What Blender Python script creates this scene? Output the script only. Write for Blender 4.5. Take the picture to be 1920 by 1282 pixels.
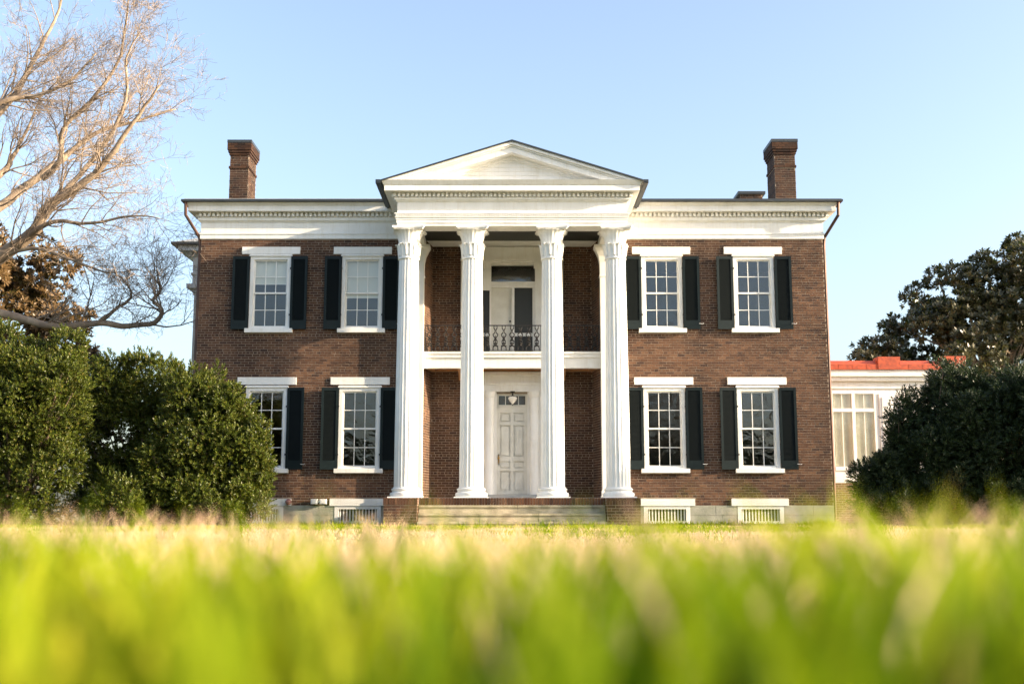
import bpy, math, random
import numpy as np
from mathutils import Vector, Matrix
R = math.radians
sc = bpy.context.scene
for o in list(bpy.data.objects): bpy.data.objects.remove(o)
col = sc.collection

# ------------------------------------------------------------------ camera
cam_d = bpy.data.cameras.new('camera'); cam = bpy.data.objects.new('camera', cam_d); col.objects.link(cam)
cam.location = (0, -34.0, 0.30)
cam.rotation_euler = (R(90 + 8.636), 0, 0)
cam_d.sensor_width = 36; cam_d.lens = 40.0
cam_d.clip_start = 0.05; cam_d.clip_end = 3000
cam_d.dof.use_dof = True; cam_d.dof.focus_distance = 33.5; cam_d.dof.aperture_fstop = 2.0
sc.camera = cam
# ------------------------------------------------------------------ sky and sun
SUN_EL = 16.5; SUN_AZ = 78.0           # degrees from the facade normal towards +X
S = Vector((math.sin(R(SUN_AZ))*math.cos(R(SUN_EL)), -math.cos(R(SUN_AZ))*math.cos(R(SUN_EL)), math.sin(R(SUN_EL))))
w = bpy.data.worlds.new('World'); sc.world = w; w.use_nodes = True
nt = w.node_tree; bgn = nt.nodes['Background']
sky = nt.nodes.new('ShaderNodeTexSky'); sky.sky_type = 'NISHITA'; sky.sun_disc = False
sky.sun_elevation = R(SUN_EL); sky.sun_rotation = R(180 - SUN_AZ)
sky.air_density = 1.0; sky.dust_density = 3.2; sky.ozone_density = 2.0
hs = nt.nodes.new('ShaderNodeHueSaturation'); hs.inputs['Saturation'].default_value = .88; hs.inputs['Value'].default_value = 1.08
nt.links.new(sky.outputs[0], hs.inputs['Color']); tint = nt.nodes.new('ShaderNodeMix'); tint.data_type = 'RGBA'; tint.blend_type = 'MULTIPLY'; tint.inputs[0].default_value = 1; tint.inputs[7].default_value = (1.0, .985, .975, 1)
nt.links.new(hs.outputs[0], tint.inputs[6]); nt.links.new(tint.outputs[2], bgn.inputs[0]); bgn.inputs[1].default_value = 0.15
sun_d = bpy.data.lights.new('sun', 'SUN'); sun = bpy.data.objects.new('sun', sun_d); col.objects.link(sun)
sun_d.energy = 5.0; sun_d.angle = R(0.5); sun_d.color = (1.0, 0.80, 0.56)
sun.rotation_euler = (-S).to_track_quat('-Z', 'Y').to_euler()
sc.view_settings.view_transform = 'Standard'; sc.view_settings.look = 'None'
sc.view_settings.exposure = 1.45; sc.view_settings.gamma = 1.0
sc.cycles.use_denoising = True
sc.cycles.max_bounces = 8; sc.cycles.transparent_max_bounces = 12

# ------------------------------------------------------------------ materials
MATS = {}
def mat(name, color, rough=0.6, var=None, scale=6.0, bump=0.0, bscale=40.0, metal=0.0, spec=0.5, island=None, detail=6):
    m = bpy.data.materials.new(name); m.use_nodes = True; t = m.node_tree; b = t.nodes['Principled BSDF']
    b.inputs['Roughness'].default_value = rough; b.inputs['Metallic'].default_value = metal
    b.inputs['Specular IOR Level'].default_value = spec
    b.inputs['Base Color'].default_value = (*color, 1)
    tc = t.nodes.new('ShaderNodeTexCoord')
    if var:
        n = t.nodes.new('ShaderNodeTexNoise'); n.inputs['Scale'].default_value = scale; n.inputs['Detail'].default_value = detail
        t.links.new(tc.outputs['Object'], n.inputs['Vector'])
        r = t.nodes.new('ShaderNodeValToRGB'); r.color_ramp.elements[0].position = 0.35; r.color_ramp.elements[1].position = 0.68
        r.color_ramp.elements[0].color = (*var, 1); r.color_ramp.elements[1].color = (*color, 1)
        t.links.new(n.outputs['Fac'], r.inputs['Fac']); t.links.new(r.outputs[0], b.inputs['Base Color'])
    if bump:
        n2 = t.nodes.new('ShaderNodeTexNoise'); n2.inputs['Scale'].default_value = bscale; n2.inputs['Detail'].default_value = 5
        t.links.new(tc.outputs['Object'], n2.inputs['Vector'])
        bp = t.nodes.new('ShaderNodeBump'); bp.inputs['Strength'].default_value = bump; bp.inputs['Distance'].default_value = 0.02
        t.links.new(n2.outputs['Fac'], bp.inputs['Height']); t.links.new(bp.outputs[0], b.inputs['Normal'])
    MATS[name] = m
    return m
mat('white_paint', (.85, .845, .82), .55, (.77, .76, .72), 2.2, .05, 30)
def weather(name):
    t = MATS[name].node_tree; b = t.nodes['Principled BSDF']; src = b.inputs['Base Color'].links[0].from_socket
    g = t.nodes.new('ShaderNodeNewGeometry'); mp = t.nodes.new('ShaderNodeMapping'); mp.inputs['Scale'].default_value = (9, 9, .9)
    t.links.new(g.outputs['Position'], mp.inputs[0]); n = t.nodes.new('ShaderNodeTexNoise'); n.inputs['Scale'].default_value = 1.3; n.inputs['Detail'].default_value = 7; n.inputs['Roughness'].default_value = .65
    t.links.new(mp.outputs[0], n.inputs['Vector']); r = t.nodes.new('ShaderNodeValToRGB'); r.color_ramp.elements[0].position = .30; r.color_ramp.elements[1].position = .50
    r.color_ramp.elements[0].color = (.92, .90, .86, 1); r.color_ramp.elements[1].color = (1, 1, 1, 1); t.links.new(n.outputs['Fac'], r.inputs[0])
    mx = t.nodes.new('ShaderNodeMix'); mx.data_type = 'RGBA'; mx.blend_type = 'MULTIPLY'; mx.inputs[0].default_value = 1
    t.links.new(src, mx.inputs[6]); t.links.new(r.outputs[0], mx.inputs[7]); t.links.new(mx.outputs[2], b.inputs['Base Color'])
weather('white_paint')
mat('door_paint', (.74, .725, .66), .5, (.64, .62, .55), 3, .05, 25)
mat('mortar', (.34, .275, .205), .95, (.20, .155, .12), 5, .3, 60)
mat('stone', (.40, .39, .33), .9, (.25, .26, .20), 2.5, .4, 25)
mat('step_stone', (.50, .435, .31), .9, (.27, .24, .16), 3.5, .4, 25)
mat('porch_stone', (.64, .60, .53), .8, (.44, .40, .34), 3, .2, 25)
mat('shutter_paint', (.008, .016, .017), .5, (.006, .012, .013), 3, spec=.25)
mat('louver_paint', (.005, .008, .008), .55, spec=.2)
mat('iron', (.012, .011, .011), .5)
mat('roof_dark', (.022, .030, .038), .45, (.035, .04, .045), 3)
mat('roof_light', (.42, .43, .42), .5, (.3, .31, .31), 3)
mat('copper', (.12, .062, .045), .5, (.06, .04, .035), 2.0, metal=.6)
mat('red_roof', (.52, .085, .024), .6, (.30, .05, .02), 9)
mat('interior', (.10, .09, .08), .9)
mat('blind', (.84, .82, .75), .6)
mat('curtain', (.84, .76, .60), .9, (.74, .66, .50), 4)
mat('stained_wood', (.46, .24, .11), .6, (.33, .16, .07), 3)
mat('brass', (.75, .47, .16), .3, metal=1.0)
mat('lamp_glass', (.85, .82, .76), .2)
mat('ball', (.42, .20, .16), .6, (.30, .14, .11), 8)
mat('bark', (.36, .28, .20), .9, (.20, .15, .11), 3.5, .6, 14)
mat('twig', (.34, .265, .20), .9, (.22, .17, .13), 2)
mat('stem', (.14, .10, .07), .9)
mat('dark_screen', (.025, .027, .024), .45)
mat('soil', (.10, .085, .035), .95, (.07, .085, .022), .9, .5, 30)

def brick_mat(name, tones, soot=0.35):
    m = bpy.data.materials.new(name); m.use_nodes = True; t = m.node_tree; b = t.nodes['Principled BSDF']
    b.inputs['Roughness'].default_value = .9; b.inputs['Specular IOR Level'].default_value = .25
    g = t.nodes.new('ShaderNodeNewGeometry'); oi = t.nodes.new('ShaderNodeObjectInfo')
    add = t.nodes.new('ShaderNodeMath'); add.operation = 'ADD'
    t.links.new(g.outputs['Random Per Island'], add.inputs[0]); t.links.new(oi.outputs['Random'], add.inputs[1])
    fr = t.nodes.new('ShaderNodeMath'); fr.operation = 'FRACT'; t.links.new(add.outputs[0], fr.inputs[0])
    r = t.nodes.new('ShaderNodeValToRGB'); cr = r.color_ramp
    while len(cr.elements) < len(tones): cr.elements.new(.5)
    for i, c in enumerate(tones):
        cr.elements[i].position = i/(len(tones)-1); cr.elements[i].color = (*c, 1)
    t.links.new(fr.outputs[0], r.inputs[0])
    # weathering in world space: broad paler and darker patches and fine mottling
    n = t.nodes.new('ShaderNodeTexNoise'); n.inputs['Scale'].default_value = .55; n.inputs['Detail'].default_value = 5
    t.links.new(g.outputs['Position'], n.inputs['Vector'])
    r2 = t.nodes.new('ShaderNodeValToRGB'); r2.color_ramp.elements[0].position = .40; r2.color_ramp.elements[1].position = .61
    r2.color_ramp.elements[0].color = (.66, .65, .66, 1); r2.color_ramp.elements[1].color = (1.32, 1.3, 1.26, 1)
    t.links.new(n.outputs['Fac'], r2.inputs[0])
    mx = t.nodes.new('ShaderNodeMix'); mx.data_type = 'RGBA'; mx.blend_type = 'MULTIPLY'; mx.inputs['Factor'].default_value = 1
    t.links.new(r.outputs[0], mx.inputs[6]); t.links.new(r2.outputs[0], mx.inputs[7])
    n3 = t.nodes.new('ShaderNodeTexNoise'); n3.inputs['Scale'].default_value = 28; n3.inputs['Detail'].default_value = 4
    t.links.new(g.outputs['Position'], n3.inputs['Vector'])
    mx2 = t.nodes.new('ShaderNodeMix'); mx2.data_type = 'RGBA'; mx2.blend_type = 'OVERLAY'; mx2.inputs['Factor'].default_value = .35
    t.links.new(mx.outputs[2], mx2.inputs[6]); t.links.new(n3.outputs['Fac'], mx2.inputs[7])
    t.links.new(mx2.outputs[2], b.inputs['Base Color'])
    bp = t.nodes.new('ShaderNodeBump'); bp.inputs['Strength'].default_value = .35; bp.inputs['Distance'].default_value = .006
    t.links.new(n3.outputs['Fac'], bp.inputs['Height']); t.links.new(bp.outputs[0], b.inputs['Normal'])
    MATS[name] = m
brick_mat('brick', [(0.0762, 0.0381, 0.0236), (0.116, 0.0592, 0.0348), (0.0597, 0.0296, 0.0203), (0.0961, 0.0513, 0.0316), (0.0431, 0.0244, 0.0197), (0.1326, 0.071, 0.0421), (0.0796, 0.0408, 0.0263)])
brick_mat('chimney_brick', [(0.0595, 0.0311, 0.0202), (0.0782, 0.0406, 0.0245), (0.041, 0.0216, 0.017), (0.067, 0.0382, 0.0262), (0.0261, 0.0174, 0.0153)])
def brick_tex_mat(name):
    m = bpy.data.materials.new(name); m.use_nodes = True; t = m.node_tree; b = t.nodes['Principled BSDF']
    b.inputs['Roughness'].default_value = .9
    g = t.nodes.new('ShaderNodeNewGeometry'); sp = t.nodes.new('ShaderNodeSeparateXYZ'); t.links.new(g.outputs['Position'], sp.inputs[0])
    ad = t.nodes.new('ShaderNodeMath'); t.links.new(sp.outputs[0], ad.inputs[0]); t.links.new(sp.outputs[1], ad.inputs[1])
    cb = t.nodes.new('ShaderNodeCombineXYZ'); t.links.new(ad.outputs[0], cb.inputs[0]); t.links.new(sp.outputs[2], cb.inputs[1])
    br = t.nodes.new('ShaderNodeTexBrick'); t.links.new(cb.outputs[0], br.inputs['Vector'])
    br.inputs['Scale'].default_value = 1; br.inputs['Brick Width'].default_value = .225; br.inputs['Row Height'].default_value = .0765
    br.inputs['Mortar Size'].default_value = .005
    br.inputs['Color1'].default_value = (.18, .09, .06, 1); br.inputs['Color2'].default_value = (.11, .056, .04, 1); br.inputs['Mortar'].default_value = (.36, .3, .25, 1)
    t.links.new(br.outputs[0], b.inputs['Base Color']); MATS[name] = m
brick_tex_mat('brick_far')

def leaf_mat(name, tones, back=None, trans=.3, rough=.45, spec=.4):
    m = bpy.data.materials.new(name); m.use_nodes = True; t = m.node_tree; b = t.nodes['Principled BSDF']
    b.inputs['Roughness'].default_value = rough; b.inputs['Specular IOR Level'].default_value = spec
    g = t.nodes.new('ShaderNodeNewGeometry')
    r = t.nodes.new('ShaderNodeValToRGB'); cr = r.color_ramp
    while len(cr.elements) < len(tones): cr.elements.new(.5)
    for i, c in enumerate(tones):
        cr.elements[i].position = i/(len(tones)-1); cr.elements[i].color = (*c, 1)
    t.links.new(g.outputs['Random Per Island'], r.inputs[0])
    out = r.outputs[0]
    if back:
        mx = t.nodes.new('ShaderNodeMix'); mx.data_type = 'RGBA'
        t.links.new(g.outputs['Backfacing'], mx.inputs[0]); t.links.new(out, mx.inputs[6]); mx.inputs[7].default_value = (*back, 1); out = mx.outputs[2]
    t.links.new(out, b.inputs['Base Color'])
    tr = t.nodes.new('ShaderNodeBsdfTranslucent'); t.links.new(out, tr.inputs[0])
    ms = t.nodes.new('ShaderNodeMixShader'); ms.inputs[0].default_value = trans
    t.links.new(b.outputs[0], ms.inputs[1]); t.links.new(tr.outputs[0], ms.inputs[2])
    t.links.new(ms.outputs[0], t.nodes['Material Output'].inputs[0]); MATS[name] = m
leaf_mat('box_leaf', [(0.0494, 0.0738, 0.0076), (0.0877, 0.1174, 0.012), (0.0319, 0.052, 0.0076), (0.1275, 0.1426, 0.0166), (0.0598, 0.0881, 0.0098), (0.1434, 0.1174, 0.0226)], trans=.3)
leaf_mat('yew_leaf', [(.022, .040, .013), (.034, .055, .016), (.018, .033, .013), (.05, .07, .018)], trans=.22)
leaf_mat('magnolia_leaf', [(0.0473, 0.0675, 0.0189), (0.081, 0.1053, 0.027), (0.0378, 0.0567, 0.0189), (0.162, 0.1283, 0.0405)], back=(.07, .066, .024), trans=.2, rough=.35, spec=.5)

leaf_mat('magnolia_leaf_russet', [(.06, .062, .018), (.12, .085, .026), (.05, .05, .016), (.17, .105, .035)], back=(.13, .08, .032), trans=.18, rough=.4)
def grass_mat():
    m = bpy.data.materials.new('grass'); m.use_nodes = True; t = m.node_tree; b = t.nodes['Principled BSDF']
    b.inputs['Roughness'].default_value = .6; b.inputs['Specular IOR Level'].default_value = .12
    g = t.nodes.new('ShaderNodeNewGeometry')
    def ramp(tones):
        r = t.nodes.new('ShaderNodeValToRGB'); cr = r.color_ramp
        while len(cr.elements) < len(tones): cr.elements.new(.5)
        for i, c in enumerate(tones):
            cr.elements[i].position = i/(len(tones)-1); cr.elements[i].color = (*c, 1)
        t.links.new(g.outputs['Random Per Island'], r.inputs[0]); return r
    ra1 = ramp([(.36, .39, .012), (.29, .36, .008), (.50, .47, .03), (.22, .31, .008), (.41, .42, .015)])
    ra2 = ramp([(.17, .26, .004), (.11, .20, .004), (.24, .30, .006), (.07, .15, .004), (.19, .27, .004)])
    rb = ramp([(.80, .55, .40), (.70, .48, .31), (.84, .62, .46), (.52, .42, .14)])
    tn = t.nodes.new('ShaderNodeAttribute'); tn.attribute_name = 'tone'
    ra = t.nodes.new('ShaderNodeMix'); ra.data_type = 'RGBA'
    t.links.new(tn.outputs['Fac'], ra.inputs[0]); t.links.new(ra1.outputs[0], ra.inputs[6]); t.links.new(ra2.outputs[0], ra.inputs[7])
    at = t.nodes.new('ShaderNodeAttribute'); at.attribute_name = 'dry'
    mx = t.nodes.new('ShaderNodeMix'); mx.data_type = 'RGBA'
    t.links.new(at.outputs['Fac'], mx.inputs[0]); t.links.new(ra.outputs[2], mx.inputs[6]); t.links.new(rb.outputs[0], mx.inputs[7])
    t.links.new(mx.outputs[2], b.inputs['Base Color'])
    tr = t.nodes.new('ShaderNodeBsdfTranslucent'); t.links.new(mx.outputs[2], tr.inputs[0])
    ms = t.nodes.new('ShaderNodeMixShader'); ms.inputs[0].default_value = .5
    t.links.new(b.outputs[0], ms.inputs[1]); t.links.new(tr.outputs[0], ms.inputs[2])
    t.links.new(ms.outputs[0], t.nodes['Material Output'].inputs[0]); MATS['grass'] = m
grass_mat()
def glass_mat(name, refl, wave=.06):
    m = bpy.data.materials.new(name); m.use_nodes = True; t = m.node_tree
    t.nodes.remove(t.nodes['Principled BSDF'])
    gl = t.nodes.new('ShaderNodeBsdfGlossy'); gl.inputs['Roughness'].default_value = .015; gl.inputs[0].default_value = (.95, .97, 1, 1)
    tr = t.nodes.new('ShaderNodeBsdfTransparent'); tr.inputs[0].default_value = (.93, .95, .95, 1)
    ms = t.nodes.new('ShaderNodeMixShader'); ms.inputs[0].default_value = refl
    t.links.new(tr.outputs[0], ms.inputs[1]); t.links.new(gl.outputs[0], ms.inputs[2])
    tc = t.nodes.new('ShaderNodeNewGeometry'); n = t.nodes.new('ShaderNodeTexNoise'); n.inputs['Scale'].default_value = 3.2; n.inputs['Detail'].default_value = 2; n.inputs['Distortion'].default_value = 1.0
    t.links.new(tc.outputs['Position'], n.inputs['Vector'])
    bp = t.nodes.new('ShaderNodeBump'); bp.inputs['Strength'].default_value = wave; bp.inputs['Distance'].default_value = .1
    t.links.new(n.outputs['Fac'], bp.inputs['Height']); t.links.new(bp.outputs[0], gl.inputs['Normal'])
    t.links.new(ms.outputs[0], t.nodes['Material Output'].inputs[0]); MATS[name] = m
glass_mat('glass', .055, .05)

# ------------------------------------------------------------------ helpers
class MB:
    def __init__(s): s.v = []; s.f = []
    def box(s, x0, x1, y0, y1, z0, z1):
        n = len(s.v)
        s.v += [(x0,y0,z0),(x1,y0,z0),(x1,y1,z0),(x0,y1,z0),(x0,y0,z1),(x1,y0,z1),(x1,y1,z1),(x0,y1,z1)]
        s.f += [(n,n+3,n+2,n+1),(n+4,n+5,n+6,n+7),(n,n+1,n+5,n+4),(n+1,n+2,n+6,n+5),(n+2,n+3,n+7,n+6),(n+3,n,n+4,n+7)]
        return s
    def frame_box(s, O, U, N, u0, u1, z0, z1, d0, d1):
        # box on a vertical plane: O origin, U horizontal axis, N outward normal
        n = len(s.v)
        for z in (z0, z1):
            for (u, d) in ((u0,d0),(u1,d0),(u1,d1),(u0,d1)):
                p = O + U*u + N*d; s.v.append((p.x, p.y, p.z + z))
        s.f += [(n,n+3,n+2,n+1),(n+4,n+5,n+6,n+7),(n,n+1,n+5,n+4),(n+1,n+2,n+6,n+5),(n+2,n+3,n+7,n+6),(n+3,n,n+4,n+7)]
        return s
    def prism_y(s, pts, y0, y1):
        # polygon in XZ (list of (x,z), counter-clockwise seen from -Y) extruded along Y
        n = len(s.v); k = len(pts)
        s.v += [(x, y0, z) for x, z in pts] + [(x, y1, z) for x, z in pts]
        s.f.append(tuple(range(n, n+k))); s.f.append(tuple(range(n+2*k-1, n+k-1, -1)))
        for i in range(k):
            j = (i+1) % k; s.f.append((n+i, n+k+i, n+k+j, n+j))
        return s
    def frustum(s, x0, x1, y0, y1, z0, X0, X1, Y0, Y1, z1):
        n = len(s.v)
        s.v += [(x0,y0,z0),(x1,y0,z0),(x1,y1,z0),(x0,y1,z0),(X0,Y0,z1),(X1,Y0,z1),(X1,Y1,z1),(X0,Y1,z1)]
        s.f += [(n,n+3,n+2,n+1),(n+4,n+5,n+6,n+7),(n,n+1,n+5,n+4),(n+1,n+2,n+6,n+5),(n+2,n+3,n+7,n+6),(n+3,n,n+4,n+7)]
        return s
    def lathe(s, prof, n=32, c=(0,0,0), mod=None):
        # prof: list of (r, z); mod(angle, i)-> radius factor
        b = len(s.v); k = len(prof)
        for i, (r, z) in enumerate(prof):
            for j in range(n):
                a = 2*math.pi*j/n; rr = r*(mod(a, i) if mod else 1)
                s.v.append((c[0]+rr*math.cos(a), c[1]+rr*math.sin(a), c[2]+z))
        for i in range(k-1):
            for j in range(n):
                j2 = (j+1) % n; s.f.append((b+i*n+j, b+i*n+j2, b+(i+1)*n+j2, b+(i+1)*n+j))
        s.f.append(tuple(b+j for j in range(n-1, -1, -1))); s.f.append(tuple(b+(k-1)*n+j for j in range(n)))
        return s
    def tube(s, pts, r, n=6):
        pts = [Vector(p) for p in pts]; b = len(s.v); k = len(pts)
        rs = r if isinstance(r, (list, tuple)) else [r]*k
        ref = None
        for i, p in enumerate(pts):
            d = (pts[min(i+1,k-1)] - pts[max(i-1,0)]).normalized()
            if ref is None: ref = Vector((0,0,1)) if abs(d.z) < .9 else Vector((1,0,0))
            u = d.cross(ref).normalized(); v = d.cross(u).normalized(); ref = -v if False else ref
            for j in range(n):
                a = 2*math.pi*j/n; q = p + (u*math.cos(a) + v*math.sin(a))*rs[i]; s.v.append(tuple(q))
        for i in range(k-1):
            for j in range(n):
                j2 = (j+1) % n; s.f.append((b+i*n+j, b+(i+1)*n+j, b+(i+1)*n+j2, b+i*n+j2))
        s.f.append(tuple(b+j for j in range(n))); s.f.append(tuple(b+(k-1)*n+j for j in range(n-1,-1,-1)))
        return s
    def mesh(s, name):
        m = bpy.data.meshes.new(name); m.from_pydata([tuple(v) for v in s.v], [], s.f); m.update(); return m
    def build(s, name, material, parent=None, smooth=False, loc=(0,0,0), stuff=False):
        m = s.mesh(name); m.materials.append(MATS[material])
        if smooth: m.polygons.foreach_set('use_smooth', [True]*len(m.polygons))
        return link(name, m, parent, loc, stuff)
def link(name, m, parent=None, loc=(0,0,0), stuff=False):
    o = bpy.data.objects.new(name, m); col.objects.link(o); o.location = loc
    if parent: o.parent = parent
    if stuff: o['kind'] = 'stuff'
    return o
def tag(o, label, cat, group=None):
    o['label'] = label; o['category'] = cat
    if group: o['group'] = group
    return o
def empty(name, loc, label, cat, group=None):
    o = bpy.data.objects.new(name, None); col.objects.link(o); o.location = loc; o.empty_display_size = .3
    return tag(o, label, cat, group)
def sharp_smooth(o, ang=35):
    m = o.data
    m.polygons.foreach_set('use_smooth', [True]*len(m.polygons))
    try: m.set_sharp_from_angle(angle=R(ang))
    except Exception: pass

# ------------------------------------------------------------------ ground
def ground_z(x, y):
    d = np.hypot(x, y + 34.0)
    return 0.193*np.exp(-(d/7.0)**2) + 0.012*np.sin(x*.7+1.3)*np.cos(y*.5)*np.clip(d/6, 0, 1)*np.clip((-y-1)/6, 0, 1)
def build_ground():
    xs = np.concatenate([[-1500,-400,-120,-60], np.linspace(-36, 36, 97), [60,120,400,1500]])
    ys = np.concatenate([[-1500,-400,-120,-60], np.linspace(-44, 0, 89), [8,20,40,120,400,1500]])
    X, Y = np.meshgrid(xs, ys); Z = ground_z(X, Y)
    v = np.stack([X, Y, Z], -1).reshape(-1, 3); nx = len(xs); f = []
    for j in range(len(ys)-1):
        for i in range(nx-1):
            a = j*nx+i; f.append((a, a+1, a+nx+1, a+nx))
    m = bpy.data.meshes.new('lawn'); m.from_pydata(v.tolist(), [], f); m.materials.append(MATS['soil'])
    m.polygons.foreach_set('use_smooth', [True]*len(m.polygons))
    o = link('lawn', m); o['kind'] = 'structure'
build_ground()

# ------------------------------------------------------------------ the mansion
house = empty('brick_mansion', (0,0,0), 'two-storey brown brick mansion with white four-column portico and dark shutters', 'house')
HW = 9.52; DEEP = 12.0; ZB = .58; ZT = 8.65
WX = [-7.36, -4.56, 4.56, 7.36]
UP = (5.87, 8.10); LO = (1.66, 4.07)          # casing bottom / top
CW = .62                                       # half casing width
RX = 2.67; RXB = 2.49; RY = 1.0                # recess half-width at front / back, depth
ZF = .76                                       # porch floor
BX = [(-7.36, .55), (-4.56, .635), (4.58, .635), (7.35, .63)]   # basement windows: centre, half width
holes = []
for cx in WX:
    for z0, z1 in (UP, LO): holes.append((cx-CW, cx+CW, z0, z1))
for cx, hw in BX: holes.append((cx-hw, cx+hw, .10, .53))
holes.append((-RX, RX, ZF-.02, ZT))
def solid_wall(mb, x0, x1, z0, z1, holes, y0, y1):
    xs = sorted({x0, x1, *[h[0] for h in holes if x0 < h[0] < x1], *[h[1] for h in holes if x0 < h[1] < x1]})
    for a, b in zip(xs[:-1], xs[1:]):
        c = (a+b)/2; iv = sorted((h[2], h[3]) for h in holes if h[0] < c < h[1]); z = z0
        for p, q in iv:
            if p > z: mb.box(a, b, y0, y1, z, p)
            z = max(z, q)
        if z < z1: mb.box(a, b, y0, y1, z, z1)
mb = MB(); solid_wall(mb, -HW, HW, 0, ZT, holes, 0, .35)
wall = mb.build('front_wall', 'mortar', house)
mb = MB(); mb.box(-HW, -HW+.35, .35, DEEP, 0, ZT); mb.box(HW-.35, HW, .35, DEEP, 0, ZT); mb.box(-HW+.35, HW-.35, DEEP-.35, DEEP, 0, ZT)
mb.build('side_and_back_wall', 'brick_far', house)
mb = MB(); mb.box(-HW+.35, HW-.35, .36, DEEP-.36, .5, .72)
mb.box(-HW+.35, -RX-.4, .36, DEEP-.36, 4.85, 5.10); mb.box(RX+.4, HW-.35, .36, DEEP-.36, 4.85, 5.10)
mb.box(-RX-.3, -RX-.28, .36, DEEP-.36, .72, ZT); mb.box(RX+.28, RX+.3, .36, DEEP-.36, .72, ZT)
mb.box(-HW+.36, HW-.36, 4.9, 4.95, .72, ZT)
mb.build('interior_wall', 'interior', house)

# bricks -----------------------------------------------------------
CH = .0765; BL = .225; JT = .012
rng = random.Random(5)
unit = MB().box(-.5,.5,-.5,.5,-.5,.5).mesh('brick'); unit.materials.append(MATS['brick'])
n_single = [0]
def lay_bricks(mb, O, U, N, u0, u1, z0, z1, blocked, single=None, proud=.0035):
    z = z0; row = 0
    while z + CH*.6 < z1:
        h = min(CH, z1 - z) - JT
        iv = [(u0, u1)]
        for (a, b, p, q) in blocked:
            if min(q, z+h) - max(p, z) > .3*h:
                nv = []
                for (s, e) in iv:
                    if b <= s or a >= e: nv.append((s, e)); continue
                    if a > s: nv.append((s, a))
                    if b < e: nv.append((b, e))
                iv = nv
        header = row % 7 == 3
        bl = BL/2 if header else BL
        off = (0 if row % 2 else bl/2) + (.03 if header else 0)
        for (s, e) in iv:
            k = math.floor((s - u0 - off)/bl); u = u0 + off + k*bl
            while u < e:
                a = max(u, s) + JT/2 + rng.uniform(-.0015, .0015); b = min(u+bl, e) - JT/2 + rng.uniform(-.0015, .0015)
                u += bl
                if b - a < .03: continue
                d = proud + rng.uniform(-.0022, .0022); dz = rng.uniform(-.0012, .0012)
                if single is not None and single(a, b, z) and n_single[0] < 205:
                    n_single[0] += 1
                    o = bpy.data.objects.new('brick', unit); col.objects.link(o); o.parent = wall
                    p = O + U*((a+b)/2) + N*((d-.012)/2); o.location = (p.x, p.y, p.z + z + JT/2 + h/2 + dz)
                    o.scale = (b-a, d+.012, h); o.rotation_euler = (0, 0, math.atan2(U.y, U.x))
                else:
                    mb.frame_box(O, U, N, a, b, z+JT/2+dz, z+JT/2+h+dz, -.012, d)
        z += CH; row += 1
blocked = []
for cx in WX:
    for (z0, z1), lt in ((UP, (8.17, 8.40)), (LO, (4.16, 4.385))):
        blocked += [(cx-CW-.005, cx+CW+.005, z0-.13, z1+.06), (cx-.885, cx+.885, lt[0], lt[1]), (cx-.72, cx+.72, z0-.135, z0)]
for cx, hw in BX: blocked += [(cx-.83, cx+.83, .56, .77)]
blocked.append((-RX, RX, 0, ZT))
X3 = Vector((1,0,0)); NY = Vector((0,-1,0)); O0 = Vector((0,0,0))
bricks = MB()
lay_bricks(bricks, O0, X3, NY, -HW, HW, ZB, ZT, blocked, single=lambda a, b, z: 3.55 < a and b < 9.5 and z < 1.15)
# recess: two splayed reveals and the back wall
for sx in (-1, 1):
    A = Vector((sx*RX, 0, 0)); B = Vector((sx*RXB, RY, 0)); U = (B-A).normalized(); ln = (B-A).length
    N = Vector((-U.y, U.x, 0)) if sx > 0 else Vector((U.y, -U.x, 0))
    mbw = MB(); mbw.frame_box(A, U, N, 0, ln+.02, ZF-.15, ZT, -.25, 0); mbw.build('recess_reveal', 'mortar', house)
    lay_bricks(bricks, A, U, N, .004, ln, ZF, ZT, [])
mb = MB(); solid_wall(mb, -RXB-.25, RXB+.25, ZF-.15, ZT, [(-.62, .62, ZF+.16, 4.0), (-.95, .72, 5.15, 8.1)], RY+.001, RY+.30); mb.build('recess_wall', 'mortar', house)
lay_bricks(bricks, Vector((0, RY, 0)), X3, NY, -RXB, RXB, ZF, ZT, [(-1.5, 1.5, 0, 4.65), (-1.6, 1.6, 4.6, 8.62)])
bricks.build('brickwork', 'brick', wall, stuff=True)
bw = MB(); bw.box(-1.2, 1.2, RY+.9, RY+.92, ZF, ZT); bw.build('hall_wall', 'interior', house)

# foundation stones ------------------------------------------------
rs = random.Random(9)
found = MB(); found.box(-HW+.01, -3.2, .02, .3, -.3, .02); found.box(3.2, HW-.01, .02, .3, -.3, .02); fo = found.build('foundation', 'stone', house)
def stones(x0, x1, z0, z1):
    x = x0
    while x < x1 - .05:
        l = min(rs.uniform(.7, 1.3), x1 - x)
        if x1 - x - l < .3: l = x1 - x
        m = MB().box(x+.004, x+l-.004, -.02-rs.uniform(0, .008), .1, z0+.004, z1-.004)
        m.build('foundation_stone', 'stone', fo); x += l
def stone_run(x0, x1):
    hs = sorted([(cx-hw-.05, cx+hw+.05) for cx, hw in BX if x0 < cx < x1])
    x = x0
    for a, b in hs + [(x1, x1)]:
        stones(x, a, .29, ZB); stones(x, a, -.1, .29); x = b
stone_run(-HW+.0, -3.4); stone_run(3.4, HW)
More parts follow.
